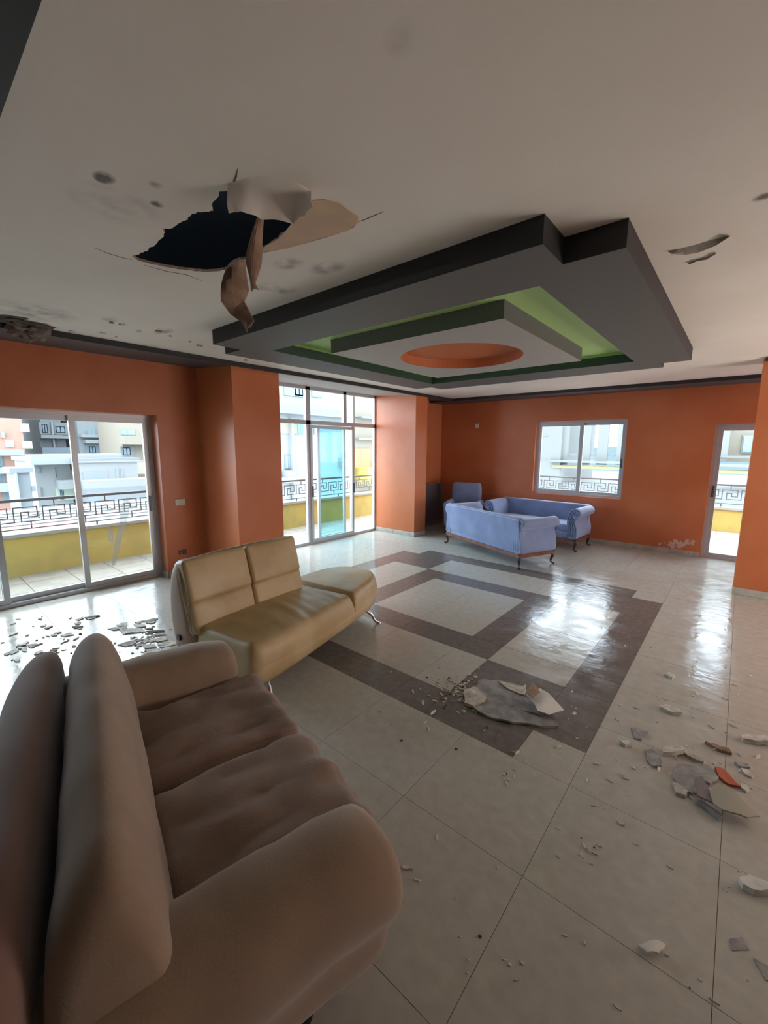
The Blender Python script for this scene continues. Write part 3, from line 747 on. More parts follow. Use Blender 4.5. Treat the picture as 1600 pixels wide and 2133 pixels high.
fwd = Vector((.403, .915))
blue_sofa('scroll_arm_sofa', 'blue velvet scroll-arm sofa with its long plain back towards the camera', 1.865, .70, (-3.01, 6.435, 0), -math.atan2(.403, .915))
blue_sofa('scroll_arm_sofa', 'blue velvet scroll-arm sofa under the window facing the other blue sofa', 1.72, .68, (-2.82, 7.76, 0), PI-R(4))
# high-backed blue armchair in the corner
ac = thing('wing_armchair', 'blue velvet high-back armchair in the dark corner behind the sofas', 'armchair', (-4.28, 7.62, 0), R(200))
new('seat_cushion', soft(B(), (.56, .56, .14), .05, 6, puff=(0, 0, .02), M=T(0, .02, .39)), BLUE, ac, smooth=60)
new('seat_frame', soft(B(), (.70, .66, .16), .03, 4, M=T(0, 0, .25)), BLUE, ac, smooth=60)
prof = [(-.32, .20), (-.34, .60), (-.38, .93), (-.36, 1.00), (-.28, 1.015), (-.23, .97), (-.20, .75), (-.19, .20)]
bk = new('backrest', loft(B(), prof, -.31, .31, .05, 10, None, 2), BLUE, ac, smooth=60)
new('back_tufts', tube(B(), [(-.25, -.222, .80), (0, -.214, .79), (.25, -.222, .80)], .006, 6), BLUED, bk)
new('back_tufts', tube(B(), [(0, -.215, .80), (0, -.24, .96)], .006, 6), BLUED, bk)
for sg in (-1, 1):
    prof = [(.24, .20), (.24, .52), (.23, .60), (.27, .66), (.34, .66), (.38, .60), (.35, .54), (.34, .20)]
    new('armrest', loft(B(), prof, -.30, .36, .02, 6, lambda x, a, z: (sg*a, x, z), 2), BLUE, ac, smooth=60)
    for yy in (-.28, .28):
        new('leg', tube(B(), [(sg*.30, yy, .20), (sg*.31, yy, .10), (sg*.315, yy+.01, 0)], [.03, .022, .02], 8), WOODD, ac, smooth=60)
lp = thing('leaning_cushion', 'dark purple-grey upholstered panel standing against the left wall behind the orange pier', 'panel', (-5.20, 7.62, 0), 0)
new('panel_board', soft(B(), (.10, 1.16, .95), .03, 5, puff=(.01, 0, 0), M=T(0, 0, .475)), mat('dusty_purple_fabric', (.085, .065, .085), .8, sheen=.3), lp, smooth=60)

# ================================================================== CEILING DAMAGE
def vplane(U, V, P0):
    n = Vector((-_f.x, -_f.y, 0)); d = ray(U, V); s = (P0-O0).dot(n)/d.dot(n); return O0+d*s
def sheet(name, quads, thick, material, **k):
    """thin bent sheet from a grid of rows of 3-D points"""
    bm = B(); rows = [[Vector(p) for p in r] for r in quads]
    nrm = (rows[0][1]-rows[0][0]).cross(rows[1][0]-rows[0][0]).normalized()*thick
    top = [[bm.verts.new(p+nrm*.5) for p in r] for r in rows]; bot = [[bm.verts.new(p-nrm*.5) for p in r] for r in rows]
    m_, n_ = len(rows), len(rows[0])
    for i in range(m_-1):
        for j in range(n_-1):
            bm.faces.new((top[i][j], top[i+1][j], top[i+1][j+1], top[i][j+1])); bm.faces.new((bot[i][j], bot[i][j+1], bot[i+1][j+1], bot[i+1][j]))
    for i in range(m_-1):
        for j in (0, n_-1): bm.faces.new((top[i][j], bot[i][j], bot[i+1][j], top[i+1][j]))
    for j in range(n_-1):
        for i in (0, m_-1): bm.faces.new((top[i][j], top[i][j+1], bot[i][j+1], bot[i][j]))
    return new(name, bm, material, **k)
H4 = lambda a, b: (260+a/2.963, 340+b/2.963)
# exposed board layer right of the hole (paint fallen off)
pp = [(830, 548), (1000, 522), (1200, 462), (1380, 412), (1440, 362), (1440, 325), (1330, 248), (1230, 222), (1150, 228), (1060, 350), (1030, 372), (955, 462), (870, 510)]
pts = [tuple(onz(*H4(*p), CEIL)[:2]) for p in pp]
bm = prism(B(), pts, CEIL-.0035, CEIL-.0002)
tag(new('bare_board', bm, mat('bare_board_paper', (.66, .47, .32), .8, col2=(.60, .44, .32), nscale=9)), 'pale orange patch of bare board beside the ceiling hole', 'ceiling patch')
# sagging flap
bm = B(); rows = []
A = [onz(*H4(*p), CEIL) for p in ((640, 120), (760, 85), (900, 70), (1040, 95), (1150, 175))]
Bp = [(632, 290), (740, 300), (850, 345), (1060, 372), (1150, 262)]
for i in range(8):
    s = i/7; row = []
    for j in range(5):
        a = A[j]; e = onz(*H4(*Bp[j]), CEIL-.075)
        p = a.lerp(e, s); p.z = CEIL+.003-.078*(s**1.7)
        if i == 7: p += Vector((random.uniform(-.008, .008), random.uniform(-.008, .008), 0))
        row.append(tuple(p))
    rows.append(row)
rr = []
for r_ in rows:
    q = []
    for j in range(4):
        for k in range(4): q.append(tuple(Vector(r_[j]).lerp(Vector(r_[j+1]), k/4)))
    q.append(r_[4]); rr.append(q)
for j in range(len(rr[-1])): rr[-1][j] = tuple(Vector(rr[-1][j])+Vector((random.uniform(-.010, .010), random.uniform(-.010, .010), random.uniform(-.004, .004))))
o = sheet('sagging_board', rr, .006, WHITEC, smooth=60); tag(o, 'sagging torn flap of ceiling board drooping over the hole', 'ceiling board')
# hanging strips
def strip(name, label, left, right, P0, mat_, zig=.02):
    L_ = left; R_ = right; n = 15
    def samp(l, s):
        k = s*(len(l)-1); i = min(int(k), len(l)-2); return tuple(l[i][q]*(1-(k-i))+l[i+1][q]*(k-i) for q in (0, 1))
    rows = []
    for i in range(n+1):
        s = i/n; a = samp(L_, s); c = samp(R_, s); row = []
        for j in range(5):
            u = j/4; px = H4(a[0]*(1-u)+c[0]*u, a[1]*(1-u)+c[1]*u)
            off = Vector((-_f.x, -_f.y, 0))*(zig*math.sin(3.1*s*2+u*1.5) + .02*math.sin(PI*u))
            row.append(tuple(vplane(px[0], px[1], P0)+off))
        rows.append(row)
    o = sheet(name, rows, .006, mat_, smooth=20); tag(o, label, 'plasterboard strip'); return o
P1 = onz(*H4(690, 620), CEIL)
strip('hanging_strip', 'longer brown paper-faced strip hanging bent from the near edge of the ceiling hole', [(632, 640), (612, 760), (605, 860), (645, 925), (715, 975), (755, 1045)], [(752, 596), (755, 700), (755, 770), (725, 840), (800, 975), (790, 1020)], P1, PLBR, .035)
P2 = onz(*H4(840, 350), CEIL-.055)
strip('hanging_strip', 'shorter narrow brown strip hanging with a pointed tail right of the longer strip', [(822, 335), (790, 470), (745, 600), (765, 700), (782, 790)], [(866, 350), (845, 480), (835, 600), (800, 735), (832, 792)], P2, PLBR, .02)
# peeling slits at the right
def slit(px, label, drop=.02):
    up = [onz(U, V, CEIL-.001) for U, V in px[0]]; lo = [onz(U, V, CEIL-drop) for U, V in px[1]]
    rows = [[tuple(a.lerp(c, k/3)) for a, c in zip(up, lo)] for k in range(4)]
    o = sheet('peeling_paint', rows, .002, mat('peeled_paint_underside', (.42, .37, .32), .9)); tag(o, label, 'peeling paint')
slit(([(1392, 524), (1420, 518), (1450, 510), (1490, 498), (1522, 492)], [(1400, 529), (1425, 531), (1455, 526), (1490, 512), (1518, 494)]), 'longer dark slit of peeling paint on the ceiling at right')
slit(([(1433, 548), (1450, 541), (1470, 535), (1492, 526)], [(1436, 551), (1452, 544), (1472, 541), (1490, 530)]), 'shorter dark peeling slit just below the longer one', .012)
# rotten clump hanging at the cornice, far left
def lump(name, c, size, m_, seed, label=None, cat=None, group=None, res=2, flat=None, rough=.35, parent=None):
    bm = B(); bmesh.ops.create_icosphere(bm, subdivisions=res, radius=1.0)
    for v in bm.verts:
        n_ = v.co.normalized(); k = 1+rough*noise.fractal(n_*1.7+Vector((seed, seed, 0)), 1.0, 2.0, 3)
        v.co = Vector((n_.x*size[0]*k, n_.y*size[1]*k, n_.z*size[2]*k))
    if flat is not None:
        for v in bm.verts: v.co.z = max(v.co.z, -size[2]*flat)
        zm = min(v.co.z for v in bm.verts)
        for v in bm.verts: v.co.z -= zm
    o = new(name, bm, m_, parent, smooth=35); o.location = c
    if label: tag(o, label, cat, group)
    return o
P = onx(55, 690, -4.72); P = Vector((-4.72, P.y, 2.735))
lump('rotten_plaster_clump', P, (.08, .13, .085), mat('rotten_plaster', (.22, .18, .15), .95, col2=(.12, .09, .08), nscale=20, bump=.6, bscale=30), 3.3, 'brown clump of rotten plaster hanging from the cornice at far left', 'plaster clump', res=4, rough=.9)
P = onz(22, 668, 2.745)
lump('dark_mould_hole', Vector((P.x, P.y, 2.752)), (.13, .26, .018), PLDK, 6.1, 'dark mouldy break in the ceiling edge above the rotten clump', 'ceiling break', res=4, rough=.9)
# loose flakes along the cornice edge
for i, (U, V) in enumerate(((232, 672), (255, 676), (215, 694), (243, 702), (330, 690), (355, 700), (395, 712), (415, 720), (512, 750), (150, 690), (290, 690))):
    P = onz(U, V, CEIL-.006)
    r = .018+.012*((i*37) % 5)/5
    poly = [(P.x+r*random.uniform(.3, 1.3)*math.cos(a)*.8, P.y+r*random.uniform(.3, 1.5)*math.sin(a)) for a in [2*PI*k/9 for k in range(9)]]
    bm = prism(B(), poly, CEIL-.012, CEIL-.0005)
    tag(new('ceiling_flake', bm, PLWH if i % 4 else PLBR), 'small flake of plaster coming loose along the left cornice', 'plaster flake', 'loose flakes along the left cornice')

def crack(pts, wd, label):
    P_ = [onz(U, V, CEIL-.001) for U, V in pts]; bm = B(); vs = []
    for i, p in enumerate(P_):
        d = (P_[min(i+1, len(P_)-1)]-P_[max(i-1, 0)]).normalized(); n_ = Vector((-d.y, d.x, 0))*wd*(1 if 0 < i < len(P_)-1 else .2)
        vs.append([bm.verts.new(q) for q in (p-n_, p+n_, p+n_+Vector((0, 0, .001)), p-n_+Vector((0, 0, .001)))])
    for a, c in zip(vs[:-1], vs[1:]):
        for k in range(4): bm.faces.new((a[k], a[(k+1) % 4], c[(k+1) % 4], c[k]))
    tag(new('ceiling_crack', bm, mat('crack_dark', (.16, .13, .11), .9)), label, 'crack')
crack([(495, 352), (492, 368), (487, 380), (484, 392), (474, 410)], .0035, 'short dark crack running up from the top of the ceiling hole')
crack([(748, 462), (762, 457), (780, 449), (800, 441)], .0025, 'fine crack leading right from the tip of the bare orange patch')
crack([(545, 527), (580, 520), (622, 510), (665, 498), (705, 486), (735, 474), (746, 462)], .003, 'thin dark crack along the lower edge of the bare orange patch')
crack([(196, 516), (225, 528), (258, 538), (276, 541)], .0025, 'fine crack leading left from the pointed tip of the ceiling hole')
crack([(300, 552), (345, 565), (390, 573), (420, 585)], .003, 'thin torn line just under the lower edge of the ceiling hole')

# ================================================================== DEBRIS ON THE FLOOR
def slab(name, px, zoff, label, cat, material, thick=.012, lift=None, group=None, off=(0, 0), sc=1.0, warp=.006, seed=0):
    pts = [onz(off[0]+a/sc, off[1]+c/sc, zoff) for a, c in px]
    cx = sum(p.x for p in pts)/len(pts); cy = sum(p.y for p in pts)/len(pts)
    # densify the outline for a broken edge
    q = []
    for i, p in enumerate(pts):
        n_ = pts[(i+1) % len(pts)]
        for k in range(3):
            s = k/3; e = p.lerp(n_, s); L = (n_-p).length
            if k: e += Vector((random.uniform(-1, 1), random.uniform(-1, 1), 0))*L*.035
            q.append((e.x-cx, e.y-cy))
    bm = B()
    # fan with an inner ring so that the piece can warp
    rings = []
    for s in (1.0, .66, .33):
        rings.append([(a*s, c*s) for a, c in q])
    def Z(a, c):
        z = warp*noise.noise(Vector((a*9+seed, c*9, seed)))
        if lift: z += lift(a, c)
        return max(z, -zoff*.0)
    vt = [[bm.verts.new((a, c, thick+max(0, Z(a, c)))) for a, c in r_] for r_ in rings]
    vb = [[bm.verts.new((a, c, max(0.0005, Z(a, c)))) for a, c in r_] for r_ in rings]
    ct = bm.verts.new((0, 0, thick+max(0, Z(0, 0)))); cb = bm.verts.new((0, 0, max(.0005, Z(0, 0)))); n = len(q)
    for V_, c_ in ((vt, ct), (vb, cb)):
        for i in range(2):
            for j in range(n): bm.faces.new((V_[i][j], V_[i][(j+1) % n], V_[i+1][(j+1) % n], V_[i+1][j]))
        for j in range(n): bm.faces.new((V_[2][j], V_[2][(j+1) % n], c_))
    for j in range(n): bm.faces.new((vt[0][j], vt[0][(j+1) % n], vb[0][(j+1) % n], vb[0][j]))
    o = new(name, bm, material, smooth=30); o.location = (cx, cy, zoff)
    tag(o, label, cat, group)
    return o
# big board in the middle
bo = dict(off=(860, 1360), sc=4.0)
slab('fallen_ceiling_board', [(545, 250), (700, 238), (930, 300), (1000, 420), (1060, 550), (1200, 590), (1212, 622), (1090, 628), (880, 595), (780, 592), (640, 548), (505, 480), (600, 410), (520, 320)], .0, 'large torn grey piece of ceiling board lying on the dark floor band', 'plaster board', PLGR, .014, warp=.03, seed=2, **bo)
slab('folded_board_corner', [(935, 375), (1060, 345), (1256, 515), (1130, 566), (1035, 548)], .018, 'folded white corner flap standing up on the large fallen board', 'plaster board', mat('clean_board_white', (.72, .72, .68), .7), .006, lift=lambda a, c: .055*max(0, 1-abs(a*3.5)) , warp=.0, **bo)
slab('torn_paper_peak', [(935, 365), (995, 268), (1058, 352), (1000, 400)], .075, 'brown peak of torn paper at the tip of the folded flap', 'torn paper', PLBR, .005, lift=lambda a, c: .03*max(0, 1-abs(a*12)), warp=0, **bo)
slab('board_edge_strip', [(715, 240), (940, 290), (960, 360), (900, 350), (790, 300)], .017, 'pale beige strip of board edge behind the folded flap', 'plaster board', PLWH, .006, warp=.01, **bo)
slab('crumbled_board_end', [(430, 330), (520, 300), (610, 390), (600, 420), (500, 460), (430, 440)], .004, 'crumbled brown and white end left of the large fallen board', 'plaster board', PLWH, .022, warp=.05, seed=5, **bo)
# right-hand pile
ro = dict(off=(1150, 1380), sc=3.556)
slab('plaster_shard', [(585, 492), (622, 482), (715, 525), (662, 580), (608, 566)], 0, 'flat light grey triangular shard above the right-hand rubble', 'plaster shard', PLGR, .008, **ro)
slab('plaster_shard', [(690, 660), (740, 650), (802, 702), (812, 782), (742, 775), (705, 735)], 0, 'crinkled grey shard on the left edge of the right-hand rubble', 'plaster shard', PLGR, .010, warp=.03, seed=3, **ro)
slab('plaster_shard', [(905, 800), (932, 765), (1170, 778), (1232, 872), (1168, 925), (1085, 885), (1040, 990), (962, 962), (898, 872)], 0, 'largest flat grey slab in the right-hand rubble', 'plaster shard', PLGR, .014, warp=.02, seed=6, **ro)
slab('curled_board', [(1160, 985), (1272, 955), (1532, 1172), (1440, 1198), (1250, 1142), (1190, 1090)], .02, 'curled grey-green board piece at the front of the right-hand rubble', 'plaster board', mat('greenish_board', (.36, .36, .29), .7), .008, lift=lambda a, c: .035*math.cos(a*9), warp=.004, **ro)
slab('curled_board', [(1052, 905), (1110, 885), (1160, 990), (1190, 1085), (1075, 1035)], .012, 'small purple-grey curled piece between the slab and the curled board', 'plaster board', mat('purple_grey_board', (.24, .20, .21), .8), .008, lift=lambda a, c: .03*math.cos(a*14), warp=.004, **ro)
slab('curled_board', [(1072, 1045), (1110, 1045), (1262, 1160), (1236, 1176)], .0, 'narrow grey strip under the curled board', 'plaster board', PLGR, .02, warp=.004, **ro)
slab('plaster_shard', [(1205, 785), (1262, 800), (1395, 938), (1300, 912), (1235, 860)], 0, 'red-orange painted shard beside the largest grey slab', 'plaster shard', mat('orange_shard', (.50, .13, .06), .7), .014, warp=.01, **ro)
slab('plaster_shard', [(1350, 745), (1450, 765), (1465, 792), (1385, 780)], 0, 'thin grey shard at the back of the rubble', 'plaster shard', PLGR, .012, **ro)
slab('plaster_shard', [(1398, 790), (1442, 800), (1492, 845), (1480, 862), (1425, 835)], 0, 'pale grey pointed shard right of the orange shard', 'plaster shard', PLWH, .010, **ro)
slab('plaster_shard', [(890, 905), (930, 920), (1000, 985), (985, 1010), (915, 985)], 0, 'dirty pale chunk under the left corner of the largest grey slab', 'plaster shard', PLWH, .02, warp=.02, **ro)
slab('plaster_shard', [(1400, 905), (1440, 920), (1465, 960), (1440, 970), (1395, 935)], 0, 'curled pale ring-shaped shard right of the curled board', 'plaster shard', PLWH, .012, **ro)
slab('paper_roll', [(808, 670), (850, 650), (960, 655), (980, 690), (900, 700), (820, 695)], 0, 'cream rolled scrap at the top of the right-hand rubble', 'scrap', PLWH, .03, warp=.02, **ro)
slab('paper_roll', [(948, 642), (1020, 690), (1135, 752), (1120, 765), (1000, 705)], 0, 'thin cream curl of paper beside the rolled scrap', 'scrap', PLWH, .018, warp=.02, **ro)
slab('paper_roll', [(1130, 600), (1200, 618), (1310, 668), (1330, 700), (1250, 668), (1180, 630)], 0, 'dark brown curled strip above the right-hand rubble', 'scrap', PLBR, .018, warp=.02, **ro)
slab('paper_roll', [(1395, 570), (1440, 560), (1610, 585), (1610, 625), (1500, 610), (1410, 595)], 0, 'long cream rolled scrap at the right edge of the picture', 'scrap', PLWH, .03, warp=.02, **ro)
slab('plaster_lump', [(800, 345), (840, 330), (940, 375), (962, 400), (890, 392)], 0, 'oblong brownish lump below the window reflection', 'plaster lump', PLWH, .022, warp=.02, **ro)
slab('plaster_lump', [(832, 100), (870, 88), (908, 112), (890, 128)], 0, 'small beige lump nearest the bright floor reflection', 'plaster lump', PLWH, .02, **ro)
slab('plaster_lump', [(500, 598), (555, 598), (590, 622), (540, 632)], 0, 'white-tipped dark lump left of the right-hand rubble', 'plaster lump', PLWH, .022, **ro)
# bottom right scraps
r2 = dict(off=(780, 1700), sc=1.951)
slab('plaster_lump', [(1480, 275), (1520, 262), (1600, 300), (1620, 330), (1540, 325), (1495, 300)], 0, 'white wavy plaster lump at the right edge below the rubble', 'plaster lump', mat('clean_board_white', (.72, .72, .68), .7), .03, warp=.02, **r2)
slab('paper_roll', [(1070, 540), (1140, 530), (1182, 540), (1150, 580), (1105, 578)], 0, 'white curled scrap alone on the near floor', 'scrap', MATS['clean_board_white'], .010, lift=lambda a, c: .02*math.cos(a*30), warp=.0, **r2)
slab('plaster_shard', [(1445, 500), (1495, 495), (1524, 545), (1455, 548)], 0, 'thin translucent grey square shard near the bottom right corner', 'plaster shard', PLGR, .003, warp=0, **r2)
slab('plaster_shard', [(1540, 578), (1620, 625), (1625, 680), (1590, 668)], 0, 'thin grey pointed shard touching the bottom right edge', 'plaster shard', PLGR, .003, warp=0, **r2)
slab('plaster_lump', [(985, 22), (1005, 16), (1018, 40), (1000, 38)], 0, 'small white flake in front of the curled board', 'plaster lump', PLWH, .006, **r2)
slab('plaster_lump', [(112, 206), (156, 206), (158, 219), (116, 219)], 0, 'small white strip beside the beige sofa arm', 'plaster lump', PLWH, .006, **r2)

# left rubble by the sliding door
lo = dict(off=(0, 1180), sc=3.81)
LS = [([(570, 480), (620, 470), (662, 478), (640, 490), (590, 494)], 0), ([(590, 452), (630, 446), (640, 458), (600, 464)], 0), ([(600, 425), (660, 405), (665, 415), (620, 432)], 0),
      ([(670, 408), (790, 388), (795, 398), (690, 422)], 0), ([(350, 492), (415, 468), (420, 478), (370, 500)], 0), ([(480, 552), (560, 530), (590, 545), (510, 560)], 1), ([(140, 625), (200, 612), (215, 628), (160, 636)], 1),
      ([(215, 632), (290, 612), (300, 628), (240, 642)], 1), ([(170, 655), (215, 650), (210, 680), (180, 678)], 1), ([(275, 690), (335, 665), (345, 685), (295, 702)], 1), ([(70, 690), (130, 660), (150, 675), (95, 700)], 1),
      ([(110, 745), (160, 735), (150, 758), (120, 758)], 1), ([(400, 545), (450, 540), (455, 552), (410, 556)], 1), ([(870, 500), (1000, 480), (1010, 492), (900, 510)], 0), ([(950, 460), (1010, 448), (1005, 475), (960, 472)], 1),
      ([(1060, 462), (1150, 455), (1160, 480), (1090, 490)], 1), ([(1110, 440), (1200, 420), (1255, 418), (1210, 445)], 0), ([(930, 625), (1000, 610), (1090, 585), (1130, 572), (1120, 588), (1000, 630)], 0),
      ([(1160, 515), (1300, 508), (1310, 520), (1180, 528)], 0), ([(1200, 550), (1270, 530), (1275, 545), (1215, 562)], 0), ([(1110, 600), (1160, 570), (1200, 590), (1150, 612)], 1), ([(1220, 580), (1310, 560), (1330, 585), (1250, 605)], 1),
      ([(1130, 625), (1230, 620), (1240, 645), (1150, 655)], 1), ([(1250, 620), (1360, 615), (1365, 640), (1270, 645)], 1), ([(1340, 600), (1430, 595), (1440, 615), (1360, 628)], 1), ([(1170, 665), (1260, 655), (1280, 680), (1190, 690)], 1),
      ([(1280, 655), (1370, 648), (1370, 672), (1300, 680)], 1), ([(1180, 700), (1250, 690), (1260, 715), (1200, 725)], 1), ([(1000, 775), (1100, 745), (1230, 735), (1120, 765)], 0), ([(300, 420), (330, 408), (335, 425)], 0), ([(940, 500), (1120, 495), (1160, 520), (980, 540)], 1)]
LS2 = list(LS)
for k, (px, kd) in enumerate(LS):
    for q in range(2 if px[0][0] > 860 else 1):
        ox, oy = random.uniform(-60, 60), random.uniform(-22, 22); sc_ = random.uniform(.35, .7); cx_, cy_ = px[0]
        if cx_+ox < 380 and cy_+oy > 760: continue
        LS2.append(([(cx_+ox+(a-cx_)*sc_+random.uniform(-5, 5), cy_+oy+(c-cy_)*sc_+random.uniform(-3, 3)) for a, c in px], 1))
LS2 = [e for e in LS2 if not (345 < min(a for a, c in e[0])+0 < 860 and max(c for a, c in e[0]) > 640)]
for i, (px, kd) in enumerate(LS2):
    east = px[0][0] > 860
    slab('plaster_fragment', px, 0, 'thin flaked plaster fragment in the heap between sliding door and cream sofa' if east else 'thin flaked plaster fragment on the wet floor by the sliding door', 'plaster fragment',
         PLWH if kd else PLDK if i % 3 == 0 else PLGR, .007, group='plaster heap beside the cream sofa' if east else 'plaster flakes by the sliding door', warp=.012, seed=i, **lo)

# loose chips: a few shared shapes, each chip an object
chip_src = {}
def chip(x, y, s, kind, label, group):
    key = (kind, random.randrange(4))
    if key not in chip_src:
        bm = B(); n = 6; pts = [(random.uniform(.6, 1.1)*math.cos(2*PI*k/n)*(2.6 if kind == 'sliver' else 1.2), random.uniform(.6, 1.1)*math.sin(2*PI*k/n)*.8) for k in range(n)]
        prism(bm, pts, 0, .5)
        for v in bm.verts:
            if v.co.z > .2: v.co.x *= .8; v.co.y *= .8; v.co.z += random.uniform(-.15, .15)
        o = new('plaster_chip', bm, {'white': PLWH, 'sliver': PLWH, 'dark': PLDK}[kind]); chip_src[key] = o.data
    else:
        o = bpy.data.objects.new('plaster_chip', chip_src[key]); COL.objects.link(o)
    o.location = (x, y, 0); o.rotation_euler = (0, 0, random.uniform(0, 6.28)); o.scale = (s, s, s)
    tag(o, label, 'plaster chip', group)
def kindpick(): return random.choices(['white', 'sliver', 'dark'], [.5, .38, .12])[0]
LBL = {'board': ('tiny plaster chip scattered around the large fallen board', 'chips around the large fallen board'),
       'near': ('tiny plaster chip on the bare near floor', 'chips on the near floor'),
       'right': ('tiny plaster chip scattered around the right-hand rubble', 'chips around the right-hand rubble'),
       'left': ('tiny plaster chip on the wet floor near the sliding door', 'chips near the sliding door')}
def in_sofa(P):
    s = .976*P.x-.215*P.y; tt_ = .215*P.x+.976*P.y
    if -2.6 < s < -.70 and -.35 < tt_ < .78: return True
    p = -.105*P.x+.9945*P.y; q = .9945*P.x+.105*P.y
    return 1.5 < p < 3.4 and -3.2 < q < -2.1
def scatter(zone, n, cu, cv, su, sv, smin, smax, uni=False):
    k = 0; tries = 0
    while k < n and tries < n*20:
        tries += 1
        U, V = (random.uniform(cu-su, cu+su), random.uniform(cv-sv, cv+sv)) if uni else (random.gauss(cu, su), random.gauss(cv, sv))
        if V < 1150 or V > 2125 or U < 0 or U > 1598: continue
        P = onz(U, V, 0)
        if in_sofa(P) or P.x < -5.6: continue
        if zone == 'board' and (P-onz(1075, 1480, 0)).length < .16: continue
        chip(P.x, P.y, random.uniform(smin, smax), kindpick(), *LBL[zone]); k += 1
scatter('board', 130, 962, 1442, 34, 20, .007, .015); scatter('board', 45, 1040, 1470, 110, 60, .005, .013)
scatter('right', 30, 1430, 1600, 90, 60, .006, .014); scatter('right', 30, 1400, 1480, 130, 90, .005, .011)
scatter('near', 40, 1180, 1820, 380, 280, .004, .009, True); scatter('near', 14, 1228, 1778, 14, 14, .004, .008)
scatter('near', 8, 1060, 1620, 10, 10, .005, .010)
scatter('left', 45, 110, 1340, 80, 30, .008, .018); scatter('left', 45, 310, 1335, 45, 20, .008, .018)

# ================================================================== BALCONY AND OUTSIDE
PX = -7.45
bt = struct('floor_balcony', bx((-8.0, -6, -.30), (-6.03, 12.2, -.055)), GROUT)
bm = bx((-6.03, 8.69, -.30), (6, 12.2, -.055)); struct('floor_balcony', bm, GROUT)
tm = None
def btile(x, y, s=.5):
    global tm
    if tm is None:
        o = new('balcony_tile', bx((-s/2+.004, -s/2+.004, -.02), (s/2-.004, s/2-.004, 0)), BALC, bt); tm = o.data
    else:
        o = bpy.data.objects.new('balcony_tile', tm); COL.objects.link(o); o.parent = bt
    o.location = (x, y, -.045)
for j in range(23):
    for i in range(3): btile(-6.28-.5*i, -2.25+.5*j)
for i in range(16):
    for j in range(6): btile(-4.0+.5*i, 9.0+.5*j)
struct('ceiling_added_shade', bx((-7.5, -6, 2.95), (-6.03, 3.0, 3.15)), COPE)  # unseen slab added to cut skylight on the floor by the left door
par = struct('trim_7', bx((PX-.18, -6, -.3), (PX, 12.2, .50)), YELL)
new('coping', bx((PX-.22, -6, .50), (PX+.03, 12.2, .545)), COPE, par)
par2 = struct('trim_8', bx((PX, 11.6, -.3), (6, 11.78, .44)), YELL)
new('coping', bx((PX+.03, 11.57, .44), (6, 11.82, .49)), COPE, par2)
def railing(label, p0, p1, n_units, zs, name='balcony_railing'):
    """zs: top rail, meander top, meander bottom, low rail, foot"""
    p0 = Vector(p0); p1 = Vector(p1); L = (p1-p0).length; ang_ = math.atan2((p1-p0).y, (p1-p0).x)
    o = thing(name, label, 'railing', (p0.x, p0.y, 0), ang_)
    zt, zm1, zm0, zl, zb = zs
    new('top_rail', bbox_((0, -.022, zt-.02), (L, .022, zt+.02), .006, 1), IRON, o)
    new('bottom_rail', bx((0, -.008, zl-.007), (L, .008, zl+.007)), IRON, o)
    W_ = L/n_units; h = zm1-zm0; b_ = .0075; data = None
    path = [(0, 0), (0, 1), (.8, 1), (.8, .32), (.5, .32), (.5, .66), (.24, .66), (.24, 0), (1, 0)]
    bm = B()
    for (a, c), (d, e) in zip(path[:-1], path[1:]):
        x0, x1 = sorted((a*W_, d*W_)); z0, z1 = sorted((c*h, e*h)); box(bm, (x0-b_, -b_, z0-b_), (x1+b_, b_, z1+b_))
    k0 = new('key_panel', bm, IRON, o); k0.location = (0, 0, zm0)
    for i in range(1, n_units):
        k = bpy.data.objects.new('key_panel', k0.data); COL.objects.link(k); k.parent = o; k.location = (i*W_, 0, zm0)
    for i in range(n_units):
        if i % 2 == 0:
            new('stub', bx((i*W_+.42*W_-b_, -b_, zm1), (i*W_+.42*W_+b_, b_, zt-.018)), IRON, o)
            new('stub', bx((i*W_+1.55*W_-b_, -b_, zl), (i*W_+1.55*W_+b_, b_, zm0)), IRON, o)
        if i % 4 == 2: new('post', bx((i*W_-.01, -.01, zb), (i*W_+.01, .01, zl)), IRON, o)
    return o
railing('dark iron Greek-key railing on the yellow parapet outside the left doors', (-7.5, -2.49, 0), (-7.5, 8.39, 0), 34, (1.0, .90, .70, .60, .545))
railing('dark iron Greek-key railing outside the back window and back door', (-7.3, 11.68, 0), (4.9, 11.68, 0), 38, (.97, .86, .66, .565, .49))

